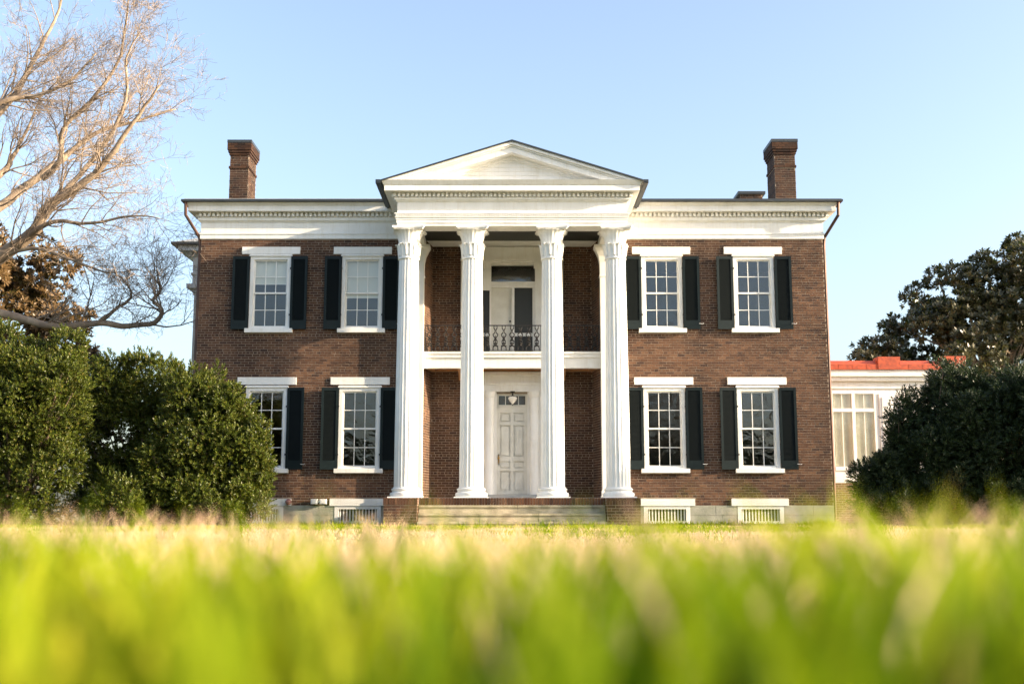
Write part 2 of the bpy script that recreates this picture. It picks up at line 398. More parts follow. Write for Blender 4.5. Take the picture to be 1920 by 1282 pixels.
# basement windows
bar = MB().box(-.019, .019, -.012, .012, 0, .36).mesh('bar'); bar.materials.append(MATS['white_paint'])
for cx, hw in BX:
    m = MB(); m.box(cx-hw-.05, cx-hw+.07, -.03, .12, .04, .565); m.box(cx+hw-.07, cx+hw+.05, -.03, .12, .04, .565)
    m.box(cx-hw+.07, cx+hw-.07, -.028, .12, .47, .563); m.box(cx-hw+.07, cx+hw-.07, -.028, .12, .04, .12)
    bwin = m.build('basement_window', 'white_paint', house)
    MB().box(cx-.83 if cx != 7.35 else cx-.86, cx+.83, -.055, .05, .566, .772).build('lintel', 'white_paint', bwin)
    MB().box(cx-hw+.05, cx+hw-.05, .10, .115, .1, .5).build('dark_opening', 'louver_paint', bwin)
    nb = 12
    for i in range(nb):
        link('bar', bar, bwin, (cx-hw+.07+(2*hw-.14)*(i+.5)/nb, .04, .115))

# windows ----------------------------------------------------------
def make_window(H):
    """parts of a 6-over-6 sash window of casing height H, origin at centre bottom of casing on the wall plane"""
    P = {}
    m = MB(); m.box(-CW, -CW+.105, -.03, .14, 0, H); m.box(CW-.105, CW, -.03, .14, 0, H)
    m.box(-CW+.105, CW-.105, -.028, .14, H-.10, H); m.box(-CW+.105, CW-.105, -.028, .14, 0, .045)
    m.box(-CW-.035, CW+.035, -.07, .02, H+.003, H+.04); m.box(-CW-.02, CW+.02, -.05, .02, H+.04, H+.066)
    P['casing'] = m.mesh('window')
    hw = CW-.106; zb = .046; zt = H-.101; mid = (zb+zt)/2
    def sash(z0, z1, y0, y1):
        m = MB(); st = .042
        m.box(-hw, -hw+st, y0, y1, z0, z1); m.box(hw-st, hw, y0, y1, z0, z1)
        m.box(-hw+st, hw-st, y0+.001, y1-.001, z0, z0+.05); m.box(-hw+st, hw-st, y0+.001, y1-.001, z1-.042, z1)
        gw = 2*(hw-st)/3; gh = (z1-.042-z0-.05)/2; mu = .011
        for i in (1, 2): m.box(-hw+st+gw*i-mu, -hw+st+gw*i+mu, y0+.004, y1-.004, z0+.05, z1-.042)
        for i in range(3):
            m.box(-hw+st+gw*i+(mu if i else 0), -hw+st+gw*(i+1)-(mu if i < 2 else 0), y0+.006, y1-.006, z0+.05+gh-mu, z0+.05+gh+mu)
        panes = [(-hw+st+gw*(i+.5), z0+.05+gh*(j+.5)) for i in range(3) for j in range(2)]
        return m.mesh('sash'), panes, gw, gh
    P['up'], pu, gw, gh = sash(mid-.012, zt, .03, .07)
    P['lo'], pl, _, _ = sash(zb, mid+.03, .075, .115)
    P['pane'] = MB().box(-gw/2-.004, gw/2+.004, -.002, .002, -gh/2-.004, gh/2+.004).mesh('pane')
    P['panes'] = [(x, .05, z) for x, z in pu] + [(x, .095, z) for x, z in pl]
    P['sill'] = MB().box(-.72, .72, -.12, .06, -.128, -.003).frustum(-.7, .7, -.1, .06, -.003, -.66, .66, -.035, .06, .012).mesh('sill')
    for k in ('casing', 'up', 'lo', 'sill'): P[k].materials.append(MATS['white_paint'])
    P['pane'].materials.append(MATS['glass'])
    return P
PU = make_window(UP[1]-UP[0]); PL = make_window(LO[1]-LO[0])
lint = MB().box(-.885, .885, -.045, .05, 0, .22).mesh('lintel'); lint.materials.append(MATS['white_paint'])
def make_shutter(H):
    w_ = .51; m = MB(); t = .042; st = .075
    m.box(0, st, -t, 0, 0, H); m.box(w_-st, w_, -t, 0, 0, H)
    m.box(st, w_-st, -t+.002, -.002, 0, .27); m.box(st, w_-st, -t+.002, -.002, H-.09, H)
    fr = m.mesh('shutter'); fr.materials.append(MATS['shutter_paint'])
    m = MB(); z = .285
    while z < H-.1:
        n = len(m.v); y0, y1 = -t+.010, -.008
        m.v += [(st,y0,z),(w_-st,y0,z),(w_-st,y1,z+.034),(st,y1,z+.034),(st,y0,z+.006),(w_-st,y0,z+.006),(w_-st,y1,z+.040),(st,y1,z+.040)]
        m.f += [(n,n+3,n+2,n+1),(n+4,n+5,n+6,n+7),(n,n+1,n+5,n+4),(n+1,n+2,n+6,n+5),(n+2,n+3,n+7,n+6),(n+3,n,n+4,n+7)]
        z += .036
    m.box(st-.001, w_-st+.001, -.0075, -.004, .265, H-.085)
    lv = m.mesh('louvers'); lv.materials.append(MATS['louver_paint'])
    return fr, lv
SU = make_shutter(2.25); SL = make_shutter(2.44)
hinge = MB().box(-.012, .03, -.06, -.035, 0, .05).mesh('hinge'); hinge.materials.append(MATS['iron'])
hook = MB().tube([(0,0,0),(0,-.05,0),(.10,-.06,-.015),(.13,-.06,.01)], .008, 5).mesh('shutter_hook'); hook.materials.append(MATS['white_paint'])
blind_len = {(-7.36, 1): .74, (-4.56, 1): 1.16}
for cx in WX:
    for up, P, (z0, z1), lz, SH in ((1, PU, UP, 8.175, SU), (0, PL, LO, 4.165, SL)):
        wnd = link('window', P['casing'], house, (cx, 0, z0))
        link('sash', P['up'], wnd); link('sash', P['lo'], wnd); link('sill', P['sill'], wnd)
        link('lintel', lint, wnd, (0, 0, lz - z0))
        for p in P['panes']: link('pane', P['pane'], wnd, p)
        if (cx, up) in blind_len:
            m = MB(); z = z1-z0-.11; L = blind_len[(cx, up)]; n = int(L/.042)
            for i in range(n):
                zz = z - i*.042; k = len(m.v)
                m.v += [(-.5,.135,zz),(.5,.135,zz),(.5,.147,zz-.0405),(-.5,.147,zz-.0405)]; m.f.append((k,k+1,k+2,k+3))
            m.box(-.5, .5, .13, .17, z-n*.042-.02, z-n*.042); m.build('blind', 'blind', wnd)
        for sx in (-1, 1):
            ang = R(4.5)
            fr, lv = SH
            s = link('shutter', fr, house, (cx + sx*(CW+.012), -.045, z0-.03))
            s.rotation_euler = (0, 0, -ang if sx > 0 else ang)
            if sx < 0: s.scale = (-1, 1, 1)
            l = link('louvers', lv, s, stuff=True)
            for hz in (.42, 1.85): link('hinge', hinge, s, (-.012, 0, hz))
            if (sx > 0 and cx != -7.36 or (cx == -7.36 and not up)) and sx > 0:
                link('shutter_hook', hook, s, (.47, -.04, .16))

# wing entablature -------------------------------------------------
def layer(mb, p, z0, z1, q=None):
    a = HW + p; q = p if q is None else q; b = HW + q
    mb.frustum(-a, a, -p, DEEP+p, z0, -b, b, -q, DEEP+q, z1)
m = MB(); layer(m, .035, ZT, 8.79); layer(m, .055, 8.79, 8.825); layer(m, .02, 8.825, 9.17); layer(m, .05, 9.17, 9.215, .08); layer(m, .10, 9.215, 9.31)
layer(m, .09, 9.31, 9.445); layer(m, .345, 9.445, 9.61); layer(m, .36, 9.61, 9.695, .43)
ent = m.build('entablature', 'white_paint', house)
m = MB(); x = -HW-.05
while x < HW+.1:
    if abs(x) > 3.3: m.box(x, x+.075, -.19, -.085, 9.325, 9.435)
    x += .135
for sx in (-1, 1):
    y = -.06
    while y < 11:
        m.box(sx*(HW+.085) if sx > 0 else -HW-.19, HW+.19 if sx > 0 else -HW-.085, y, y+.075, 9.325, 9.435); y += .135
m.build('dentils', 'white_paint', ent, stuff=True)
m = MB()
for sx in (-1, 1):
    a, b = sorted((sx*3.72, sx*(HW+.52)))
    m.box(a, b, -.53, -.42, 9.70, 9.765)
    m.box(sx*(HW+.42) if sx > 0 else -HW-.52, HW+.52 if sx > 0 else -HW-.42, -.42, DEEP+.4, 9.70, 9.765)
m.build('gutter', 'roof_dark', house)
m = MB(); m.frustum(-HW-.43, HW+.43, -.43, DEEP+.43, 9.698, -HW+3, HW-3, 4.5, 7.5, 10.35); m.build('roof', 'roof_light', house)
m = MB(); m.box(3.72, HW+.5, -.45, -.40, 9.767, 9.80); m.build('roof_edge', 'roof_dark', house)
m = MB(); m.box(-HW-.45, -3.72, -.45, -.40, 9.767, 9.80); m.build('roof_edge', 'roof_light', house)
# downspouts
for sx in (-1, 1):
    m = MB(); m.tube([(sx*(HW+.40), -.44, 9.72), (sx*(HW+.39), -.42, 9.30), (sx*(HW+.075), .05, 8.72), (sx*(HW+.05), .07, 8.5), (sx*(HW+.05), .07, .1)], .05, 8)
    sharp_smooth(m.build('downspout', 'copper', house))
    
# chimneys ---------------------------------------------------------
def chimney(x0, x1, y0, y1, z0, z1, stub=False):
    m = MB().box(x0, x1, y0, y1, z0, z1-.06)
    c = m.build('chimney', 'mortar', house)
    b = MB(); corners = [(Vector((x0,y0,0)), X3, NY, x1-x0), (Vector((x1,y0,0)), Vector((0,1,0)), X3, y1-y0), (Vector((x0,y1,0)), Vector((0,-1,0)), -X3, y1-y0)]
    bands = [(z0, z1-.95, 0)] + ([(z1-.95, z1-.87, .03), (z1-.87, z1-.50, .0), (z1-.50, z1-.42, .03), (z1-.42, z1-.34, .06), (z1-.34, z1-.1, .085)] if not stub else [(z1-.95, z1-.1, 0)])
    for a, bb, pr in bands:
        if pr:
            b.box(x0-pr, x1+pr, y0-pr, y1+pr, a+.003, bb-.003)
        for O, U, N, ln in corners:
            lay_bricks(b, O + N*pr - U*pr, U, N, 0, ln+2*pr, a, bb, [], proud=.005)
    b.build('brickwork', 'chimney_brick', c, stuff=True)
    MB().box(x0-.095, x1+.095, y0-.095, y1+.095, z1-.1, z1-.0).build('cap', 'roof_dark', c)
chimney(-9.24, -8.63, 2.0, 3.05, 9.6, 12.46)
chimney(8.60, 9.28, 2.0, 3.05, 9.6, 12.49)
chimney(8.28, 9.08, 6.0, 6.7, 9.6, 11.88, True)

# portico ----------------------------------------------------------
PX = 3.25; PY = -2.67
porch = MB(); porch.box(-2.55, 2.55, -2.80, .0, .30, ZF); porch.box(-RX+.01, RX-.01, 0, RY, .3, ZF-.002)
pf = porch.build('porch_floor', 'porch_stone', house)
row_b = MB().box(-.034, .034, -.05, .05, 0, .19).mesh('brick'); row_b.materials.append(MATS['brick'])
x = -2.5
while x < 2.5:                                                     # rowlock edge of the floor
    o = link('brick', row_b, pf, (x+.038, -2.80-rs.uniform(.0, .006), ZF-.193)); x += .0766
def step(z0, z1, y0, n):
    xs = [-2.52] + [-2.52 + 5.04*(i+rs.uniform(-.15, .15))/n for i in range(1, n)] + [2.52]
    for a, b in zip(xs[:-1], xs[1:]):
        MB().box(a+.006, b-.006, y0, -2.7, z0, z1-.055).box(a+.004, b-.004, y0-.035-rs.uniform(0, .008), -2.7, z1-.055, z1).build('step_stone', 'step_stone', pf)
step(.345, ZF-.197, -2.845, 2); step(.13, .342, -3.15, 3); step(-.1, .126, -3.45, 3)
for sx in (-1, 1):                                                  # brick piers beside the steps
    x0, x1 = sorted((sx*2.525, sx*3.44))
    m = MB().box(x0+.012, x1-.012, -3.36, -.0, -.1, ZF-.085); pier = m.build('pier', 'mortar', house)
    b = MB(); fr = [(Vector((x0+.012,-3.36,0)), X3, NY, x1-x0-.024), (Vector((x1-.012,-3.36,0)), Vector((0,1,0)), X3, 3.3), (Vector((x0+.012,-.05,0)), Vector((0,-1,0)), -X3, 3.3)]
    for O, U, N, ln in fr: lay_bricks(b, O, U, N, 0, ln, -.06, ZF-.20, [], proud=.006)
    b.build('brickwork', 'brick', pier, stuff=True)
    xx = x0
    while xx < x1-.03:
        link('brick', row_b, pier, (xx+.038, -3.32-rs.uniform(0, .006), ZF-.197)).scale = (1, 1, .97); xx += .0763
    MB().box(x0, x1, -3.27, -.02, ZF-.19, ZF-.006).build('pier_top', 'brick_far', pier)
# columns
def flute(a, i): return 1 - .055*abs(math.sin(a*10))**.7
def make_column():
    z0 = ZF + .0; zt = 8.36
    base = MB(); base.box(-.46, .46, -.46, .46, 0, .035)
    base.lathe([(.425,.035),(.44,.07),(.445,.10),(.43,.14),(.385,.155),(.375,.19),(.385,.20),(.40,.225),(.395,.255),(.355,.27),(.345,.30)], 40)
    bm = base.mesh('base'); bm.materials.append(MATS['white_paint'])
    sh = MB(); H = zt - z0; cap0 = 7.47 - z0; prof = []
    for k in range(15):
        t = k/14; z = .30 + (cap0-.30)*t; prof.append((.335 - .055*t**1.6, z))
    sh.lathe(prof, 160, mod=flute); sm = sh.mesh('column'); sm.materials.append(MATS['white_paint'])
    cp = MB(); c0 = cap0
    cp.lathe([(.285,c0-.03),(.305,c0-.015),(.308,c0+.01),(.295,c0+.03),(.29,c0+.05)], 48)
    def bell(a, i): return 1 + (.035*abs(math.cos(a*10)) if 2 <= i <= 7 else 0)
    zc = H-.085
    bp = [(.275,c0+.04),(.28,c0+.2),(.283,c0+.38),(.292,c0+.50),(.315,c0+.60),(.35,c0+.69),(.40,zc-.045),(.445,zc-.012),(.43,zc)]
    cp.lathe(bp, 120, mod=bell)
    # abacus: square slab with hollowed sides and cut corners
    pts = []
    for k in range(4):
        a0 = k*math.pi/2
        for t in np.linspace(-1, 1, 9):
            r_out = .445 - .045*(1-t*t); x_, y_ = r_out, t*.42
            pts.append((x_*math.cos(a0)-y_*math.sin(a0), x_*math.sin(a0)+y_*math.cos(a0)))
    for za, zb_, s_ in ((zc, zc+.03, .97), (zc+.03, zc+.085, 1.04)):
        n = len(cp.v); k = len(pts)
        cp.v += [(x*s_, y*s_, za) for x, y in pts] + [(x*s_, y*s_, zb_) for x, y in pts]
        cp.f += [tuple(range(n+k-1, n-1, -1)), tuple(range(n+k, n+2*k))] + [(n+i, n+(i+1) % k, n+k+(i+1) % k, n+k+i) for i in range(k)]
    # ring of acanthus leaves with curled tips
    for k in range(8):
        a0 = 2*math.pi*k/8 + .2
        rows = [(.285,0,.09),(.30,.10,.115),(.305,.20,.12),(.315,.29,.105),(.345,.36,.085),(.375,.385,.06),(.38,.36,.035)]
        n = len(cp.v); W = 5
        for r_, z_, hw in rows:
            for j in range(W):
                t = j/(W-1)*2-1; aa = a0 + t*hw/r_*.95; rr = r_ + .018*math.cos(t*math.pi*1.5) + .004
                cp.v.append((rr*math.cos(aa), rr*math.sin(aa), c0+.03+z_))
        for i in range(len(rows)-1):
            for j in range(W-1): cp.f.append((n+i*W+j, n+i*W+j+1, n+(i+1)*W+j+1, n+(i+1)*W+j))
    for k in range(8):                                              # small upper scrolls between the leaves
        a0 = 2*math.pi*(k+.5)/8 + .2
        cp.tube([(r_*math.cos(a0), r_*math.sin(a0), c0+z_) for r_, z_ in ((.29,.10),(.305,.25),(.325,.36),(.355,.40),(.352,.37))], [.03,.035,.03,.022,.016], 6)
    cm = cp.mesh('capital'); cm.materials.append(MATS['white_paint'])
    return sm, bm, cm
sm, bm_, cm = make_column()
for x in (-2.93, -1.125, 1.13, 2.94):
    c = link('column', sm, house, (x, -2.35, ZF)); sharp_smooth(c, 40)
    sharp_smooth(link('base', bm_, c), 40); sharp_smooth(link('capital', cm, c), 50)
# wall pilasters (antae)
for sx in (-1, 1):
    x0, x1 = sorted((sx*2.665, sx*3.23))
    m = MB().box(x0, x1, -.30, .02, ZF, 7.42)
    m.box(x0-.04, x1+.04, -.34, -.005, ZF, ZF+.10); m.box(x0-.02, x1+.02, -.32, -.005, ZF+.10, ZF+.24)
    p = m.build('pilaster', 'white_paint', house)
    c = MB().box(x0-.02, x1+.02, -.32, -.005, 7.42, 7.47)
    prev = (0, 7.47)
    for e, z in ((.0, 7.47), (.01, 7.85), (.05, 8.05), (.13, 8.22), (.17, 8.29)):
        if z > prev[1]: c.frustum(x0-prev[0], x1+prev[0], -.30-prev[0], -.005, prev[1], x0-e, x1+e, -.30-e, -.005, z)
        prev = (e, z)
    c.box(x0-.18, x1+.18, -.48, -.005, 8.295, 8.375); c.build('capital', 'white_paint', p)

# portico entablature
def player(mb, p, z0, z1, q=None, yb=.0):
    q = p if q is None else q
    mb.frustum(-PX-p, PX+p, PY-p, yb, z0, -PX-q, PX+q, PY-q, yb, z1)
m = MB()
for p, z0, z1 in ((0, 8.375, 8.46), (.02, 8.46, 8.55), (.035, 8.55, 8.615)):   # architrave beams
    m.box(-PX-p, PX+p, PY-p, PY+.62, z0, z1)
    for sx in (-1, 1):
        a, b = sorted((sx*(PX+p), sx*(PX-.62))); m.box(a, b, PY+.62, -.001, z0, z1)
player(m, .06, 8.615, 8.64); player(m, .045, 8.64, 8.71); player(m, .07, 8.71, 8.745)
player(m, .0, 8.745, 9.07); player(m, .03, 9.07, 9.12, .06); player(m, .085, 9.12, 9.18); player(m, .075, 9.18, 9.315, yb=-.5)
player(m, .345, 9.315, 9.475, yb=-.40); player(m, .36, 9.475, 9.60, .44, yb=-.40)
pe = m.build('portico_entablature', 'white_paint', house)
m = MB(); x = -PX-.10
while x < PX+.1: m.box(x, x+.068, PY-.165, PY-.07, 9.195, 9.30); x += .1235
for sx in (-1, 1):
    y = PY-.1
    while y < -.5:
        m.box(PX+.07 if sx > 0 else -PX-.165, PX+.165 if sx > 0 else -PX-.07, y, y+.068, 9.195, 9.30); y += .1235
m.build('dentils', 'white_paint', pe, stuff=True)
m = MB(); x = -PX-.03
while x < PX+.03: m.box(x, x+.026, PY-.063, PY-.04, 8.65, 8.70); x += .052
m.build('bead_row', 'white_paint', pe, stuff=True)
# pediment: raking cornice, clapboard tympanum
sl = .316; za = 10.75
def zt_(x, off): return za - off - sl*abs(x)
zc0 = 9.602
ped = MB()
def rake(mb, o0, o1, y0, y1):
    for sx in (-1, 1):
        xa = min((za-o0-zc0)/sl, PX+.45); xb = min((za-o1-zc0)/sl, PX+.45)
        pts = [(0, za-o1), (sx*xb, zt_(xb, o1)), (sx*xa, zt_(xa, o0)), (0, za-o0)]
        if sx > 0: pts = pts
        else: pts = pts[::-1]
        mb.prism_y(pts, y0, y1)
rake(ped, .035, .115, PY-.43, -.4); rake(ped, .115, .16, PY-.385, -.4); rake(ped, .16, .33, PY-.345, -.4); rake(ped, .33, .40, PY-.10, -.4); rake(ped, .40, .455, PY-.05, -.4)
po = ped.build('pediment', 'white_paint', house)
z = 9.605; bh = .118
while z < za - .46:
    z1 = min(z+bh, za-.455)
    xa = (za-.42-z)/sl; xb = max((za-.42-z1)/sl, .02)
    mbd = MB(); n = 0
    y0, y1 = PY-.022, PY-.004
    mbd.v = [(-xa,y0,z+.001),(xa,y0,z+.001),(xb,y1,z1),(-xb,y1,z1),(-xa,PY+.1,z+.001),(xa,PY+.1,z+.001),(xb,PY+.1,z1),(-xb,PY+.1,z1)]
    mbd.f = [(0,1,2,3),(4,7,6,5),(0,4,5,1),(1,5,6,2),(2,6,7,3),(3,7,4,0)]
    mbd.build('siding_board', 'white_paint', po); z += bh
rf = MB()
for sx in (-1, 1):
    pts = [(0, za-.034), (sx*3.80, za-.034-sl*3.80), (sx*3.80, za+.01-sl*3.80), (0, za+.01)]
    rf.prism_y(pts if sx > 0 else pts[::-1], PY-.47, 5.0)
rf.build('portico_roof', 'roof_dark', house)
for sx, mt in ((-1, 'roof_dark'), (1, 'copper')):                      # side gutters of the portico
    x0, x1 = sorted((sx*3.70, sx*3.83))
    MB().box(x0, x1, PY-.46, -.54, 9.50, 9.60).build('portico_gutter', mt if sx < 0 else 'roof_dark', house)
# portico ceiling and balcony
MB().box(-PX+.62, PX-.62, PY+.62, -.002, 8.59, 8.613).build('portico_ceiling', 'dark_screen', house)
m = MB(); m.box(-RX+.005, RX-.005, -.10, RY-.003, 4.98, 5.13); m.box(-RX+.003, RX-.003, -.05, .12, 4.70, 4.98)
m.box(-RX+.001, RX-.001, -.075, .10, 4.66, 4.715); m.box(-RX+.002, RX-.002, -.13, .12, 5.085, 5.152)
bal = m.build('balcony', 'white_paint', house)
m = MB(); m.box(-RX+.01, RX-.01, .12, RY-.002, 4.80, 4.975)
for x0, x1 in ((-2.6, -2.35), (-1.62, -1.35), (1.35, 1.62), (2.35, 2.6)): m.box(x0, x1, .12, RY-.004, 4.68, 4.80)
m.box(-2.35, 2.35, .12, .25, 4.682, 4.798); m.box(-2.35, 2.35, .82, RY-.006, 4.684, 4.796)
m.build('balcony_soffit', 'stained_wood', bal)
for sx in (-1, 1):
    for x in (1.58,):
        m = MB(); pts = [(.12,4.67),(.97,4.67),(.97,4.42),(.90,4.40),(.80,4.50),(.62,4.55),(.45,4.60),(.2,4.62)]
        n = len(m.v); k = len(pts); xa, xb = sx*x-.06, sx*x+.06
        m.v += [(xa, y, z) for y, z in pts] + [(xb, y, z) for y, z in pts]
        m.f += [tuple(range(n, n+k)), tuple(range(n+2*k-1, n+k-1, -1))] + [(n+i, n+k+i, n+k+(i+1) % k, n+(i+1) % k) for i in range(k)]
        m.build('bracket', 'stained_wood', bal)
# iron railing
rail = MB().box(-RX+.01, RX-.01, .005, .03, 5.955, 5.985).box(-RX+.01, RX-.01, .01, .025, 5.20, 5.215).build('railing', 'iron', house)
def baluster():
    m = MB(); y = .0175; r = .017
    def T(pts, rr=r): m.tube([(x, y, z) for x, z in pts], rr, 5)
    for s in (-1, 1):
        T([(s*.075,5.21),(s*.072,5.30),(s*.05,5.33),(s*.02,5.345)])                       # foot
        T([(s*.015,5.36),(s*.05,5.42),(s*.055,5.48),(s*.02,5.55),(s*.025,5.60),(s*.075,5.68),(s*.07,5.72)])
        T([(s*.06,5.70),(s*.02,5.76),(s*.012,5.82),(s*.05,5.90),(s*.045,5.955)])
        T([(s*.085,5.345),(s*.0,5.35)])
    for z, rr in ((5.43, .045), (5.52, .05), (5.37, .03), (5.60, .035)):
        m.lathe([(.004,-.03),(rr*.8,-.015),(rr,0),(rr*.8,.015),(.004,.03)], 8, (0, y, z))
    T([(0,5.34),(0,5.66)], .012)
    me = m.mesh('baluster'); me.materials.append(MATS['iron']); return me
bme = baluster()
for i in range(21): link('baluster', bme, rail, (-2.5 + 5.0*i/20, 0, 0))
rod = MB().box(-.008, .008, .009, .026, 5.2, 5.96).mesh('rod'); rod.materials.append(MATS['iron'])
for x in (-2.62, -.87, .87, 2.62): link('rod', rod, rail, (x, 0, 0))
# lower doorway
m = MB(); yb = RY
for sx in (-1, 1):
    a, b = sorted((sx*.53, sx*1.5)); m.box(a, b, .90, yb+.05, ZF, 4.05)
m.box(-1.5, 1.5, .90, yb+.05, 4.052, 4.66); m.box(-1.52, 1.52, .84, .90, 4.052, 4.25); m.box(-1.56, 1.56, .80, .90, 4.25, 4.33); m.box(-1.5, 1.5, .87, .90, 4.33, 4.56); m.box(-1.56, 1.56, .80, .90, 4.56, 4.655)
m.box(-.53, -.47, .96, yb+.2, ZF+.14, 4.05); m.box(.47, .53, .96, yb+.2, ZF+.14, 4.05)
ds = m.build('door_surround', 'white_paint', house)
for sx in (-1, 1):
    c = MB(); c.lathe([(.19,.0),(.19,.05),(.165,.09),(.15,.12),(.135,3.08),(.15,3.10),(.165,3.16),(.18,3.20),(.18,3.28)], 24, (sx*.69, .80, ZF+.005)); sharp_smooth(c.build('half_column', 'white_paint', ds))
MB().box(-.9, .9, .62, 1.12, ZF+.002, ZF+.15).build('threshold', 'roof_light', ds)
m = MB(); m.box(-.47, .47, 1.085, 1.13, ZF+.15, 3.50); zz = ZF+.15
m.box(-.47, -.37, 1.03, 1.085, zz, 3.50); m.box(.37, .47, 1.03, 1.085, zz, 3.50); m.box(-.05, .05, 1.031, 1.085, zz, 3.50)
rails_ = [(0, .12), (.72, .80), (1.02, 1.16), (2.12, 2.22), (2.50, 3.50-zz)]
for sx in (-1, 1):
    x0, x1 = sorted((sx*.05, sx*.37))
    for z0, z1 in rails_: m.box(x0, x1, 1.032, 1.085, zz+z0, zz+z1)
door = m.build('front_door', 'door_paint', house)
for sx in (-1, 1):
    x0, x1 = sorted((sx*.05, sx*.37))
    for z0, z1 in ((.12, .72), (.80, 1.02), (1.16, 2.12), (2.22, 2.50)):
        MB().frustum(x0+.04, x1-.04, 1.05, 1.085, zz+z0+.04, x0+.05, x1-.05, 1.055, 1.085, zz+z1-.04).build('door_panel', 'door_paint', door)
MB().box(-.47, .47, 1.03, 1.13, 3.50, 3.60).build('transom_bar', 'door_paint', door)
m = MB(); m.box(-.47, .47, 1.05, 1.12, 3.60, 3.66); m.box(-.47, .47, 1.05, 1.12, 3.94, 4.05); m.box(-.47, -.41, 1.05, 1.12, 3.66, 3.94); m.box(.41, .47, 1.05, 1.12, 3.66, 3.94)
for x in (-.2, 0, .2): m.box(x-.012, x+.012, 1.06, 1.11, 3.66, 3.94)
m.build('transom', 'door_paint', door)
for x in (-.305, -.1, .1, .305): MB().box(x-.095, x+.095, 1.08, 1.085, 3.655, 3.945).build('pane', 'glass', door)
h = MB(); h.box(-.43, -.385, 1.03, 1.06, 1.82, 2.14); h.lathe([(.005,-.03),(.03,-.02),(.034,0),(.03,.02),(.005,.03)], 12, (-.408, 1.0, 2.02)); h.tube([(-.408,1.03,2.1),(-.408,.985,2.06),(-.408,.98,1.92),(-.408,1.03,1.87)], .012, 6)
h.build('door_handle', 'brass', door)
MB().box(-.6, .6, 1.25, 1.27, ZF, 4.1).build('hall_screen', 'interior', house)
# upper doorway
m = MB()
m.box(-1.6, -.95, .90, yb+.05, 5.152, 8.62); m.box(.72, 1.6, .90, yb+.05, 5.152, 8.62); m.box(-.95, .72, .90, yb+.05, 8.10, 8.62)
m.box(-1.62, 1.62, .86, .90, 8.17, 8.24); m.box(-.98, -.66, .87, .91, 7.92, 8.17); m.box(.68, 1.0, .87, .91, 7.92, 8.17); m.box(-1.0, -.64, .84, .91, 8.1, 8.17); m.box(.66, 1.02, .84, .91, 8.1, 8.17)
m.box(-.70, -.65, .95, yb+.18, 5.152, 8.10); m.box(-.65, .72, .96, yb+.15, 7.33, 7.52); m.box(-.65, .72, .93, yb+.1, 7.40, 7.44); m.box(-.65, .72, .96, yb+.15, 8.05, 8.10)
m.box(-.96, -.70, .96, yb+.15, 7.25, 8.10); m.box(-.01, .075, .97, yb+.12, 5.152, 7.33); m.box(.64, .72, .97, yb+.12, 5.152, 7.33); m.box(-.96, -.92, .97, yb+.12, 5.152, 7.25)
us = m.build('upper_surround', 'white_paint', house)
ud = MB().box(-.65, -.01, 1.05, 1.09, 5.152, 7.33).build('balcony_door', 'door_paint', house)
for z0, z1 in ((5.3, 5.9), (6.1, 7.18)):
    MB().box(-.52, -.14, 1.035, 1.051, z0, z1).box(-.47, -.19, 1.026, 1.036, z0+.05, z1-.05).build('door_panel', 'door_paint', ud)
MB().lathe([(.004,-.03),(.028,-.015),(.032,0),(.028,.015),(.004,.03)], 12, (-.06, 1.02, 6.27)).build('door_knob', 'iron', ud)
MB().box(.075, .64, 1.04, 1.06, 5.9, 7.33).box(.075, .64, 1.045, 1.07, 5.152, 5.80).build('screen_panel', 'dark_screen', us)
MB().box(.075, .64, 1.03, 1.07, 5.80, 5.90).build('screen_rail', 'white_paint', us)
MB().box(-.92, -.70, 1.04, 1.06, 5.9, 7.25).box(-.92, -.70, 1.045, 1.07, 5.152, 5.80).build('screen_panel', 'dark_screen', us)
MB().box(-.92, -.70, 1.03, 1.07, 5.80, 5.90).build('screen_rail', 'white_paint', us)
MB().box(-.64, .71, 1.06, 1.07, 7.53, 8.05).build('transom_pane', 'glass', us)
# side porch on the left flank
m = MB(); m.box(-11.12, -HW+.01, 3.6, 7.6, 8.24, 9.20); m.box(-11.17, -HW+.01, 3.55, 7.65, 8.55, 8.62); m.box(-11.22, -HW+.01, 3.5, 7.7, 9.20, 9.28)
m.box(-11.55, -HW-.2, 3.2, 8.0, 9.34, 9.52); m.box(-11.17, -HW+.01, 3.56, 7.64, 9.28, 9.34)
sp = m.build('side_porch', 'white_paint', house, loc=(0, 1.2, 0))
m = MB(); y = 3.5
while y < 7.7: m.box(-11.3, -11.1, y, y+.08, 9.245, 9.335); y += .14
x = -11.2
while x < -9.9: m.box(x, x+.08, 3.42, 3.58, 9.245, 9.335); x += .14
m.build('dentils', 'white_paint', sp, stuff=True)
MB().box(-11.75, -HW-.2, 3.02, 8.2, 9.52, 9.60).build('porch_gutter', 'roof_dark', sp)
MB().frustum(-11.7, -HW-.22, 3.06, 8.15, 9.60, -10.3, -HW-.22, 4.2, 7.0, 10.15).build('porch_roof', 'roof_light', sp)
for y in (3.95, 7.25):
    MB().box(-11.06, -10.56, y-.25, y+.25, .7, 7.95).box(-11.12, -10.5, y-.31, y+.31, .3, .9).build('porch_column', 'white_paint', sp)
    MB().box(-11.09, -10.53, y-.28, y+.28, 7.86, 7.92).box(-11.13, -10.49, y-.32, y+.32, 7.95, 8.08).box(-11.30, -10.40, y-.42, y+.42, 8.08, 8.235).build('porch_capital', 'white_paint', sp)
MB().box(-11.5, -HW, 3.3, 7.9, -.05, .7).build('porch_base', 'stone', sp)
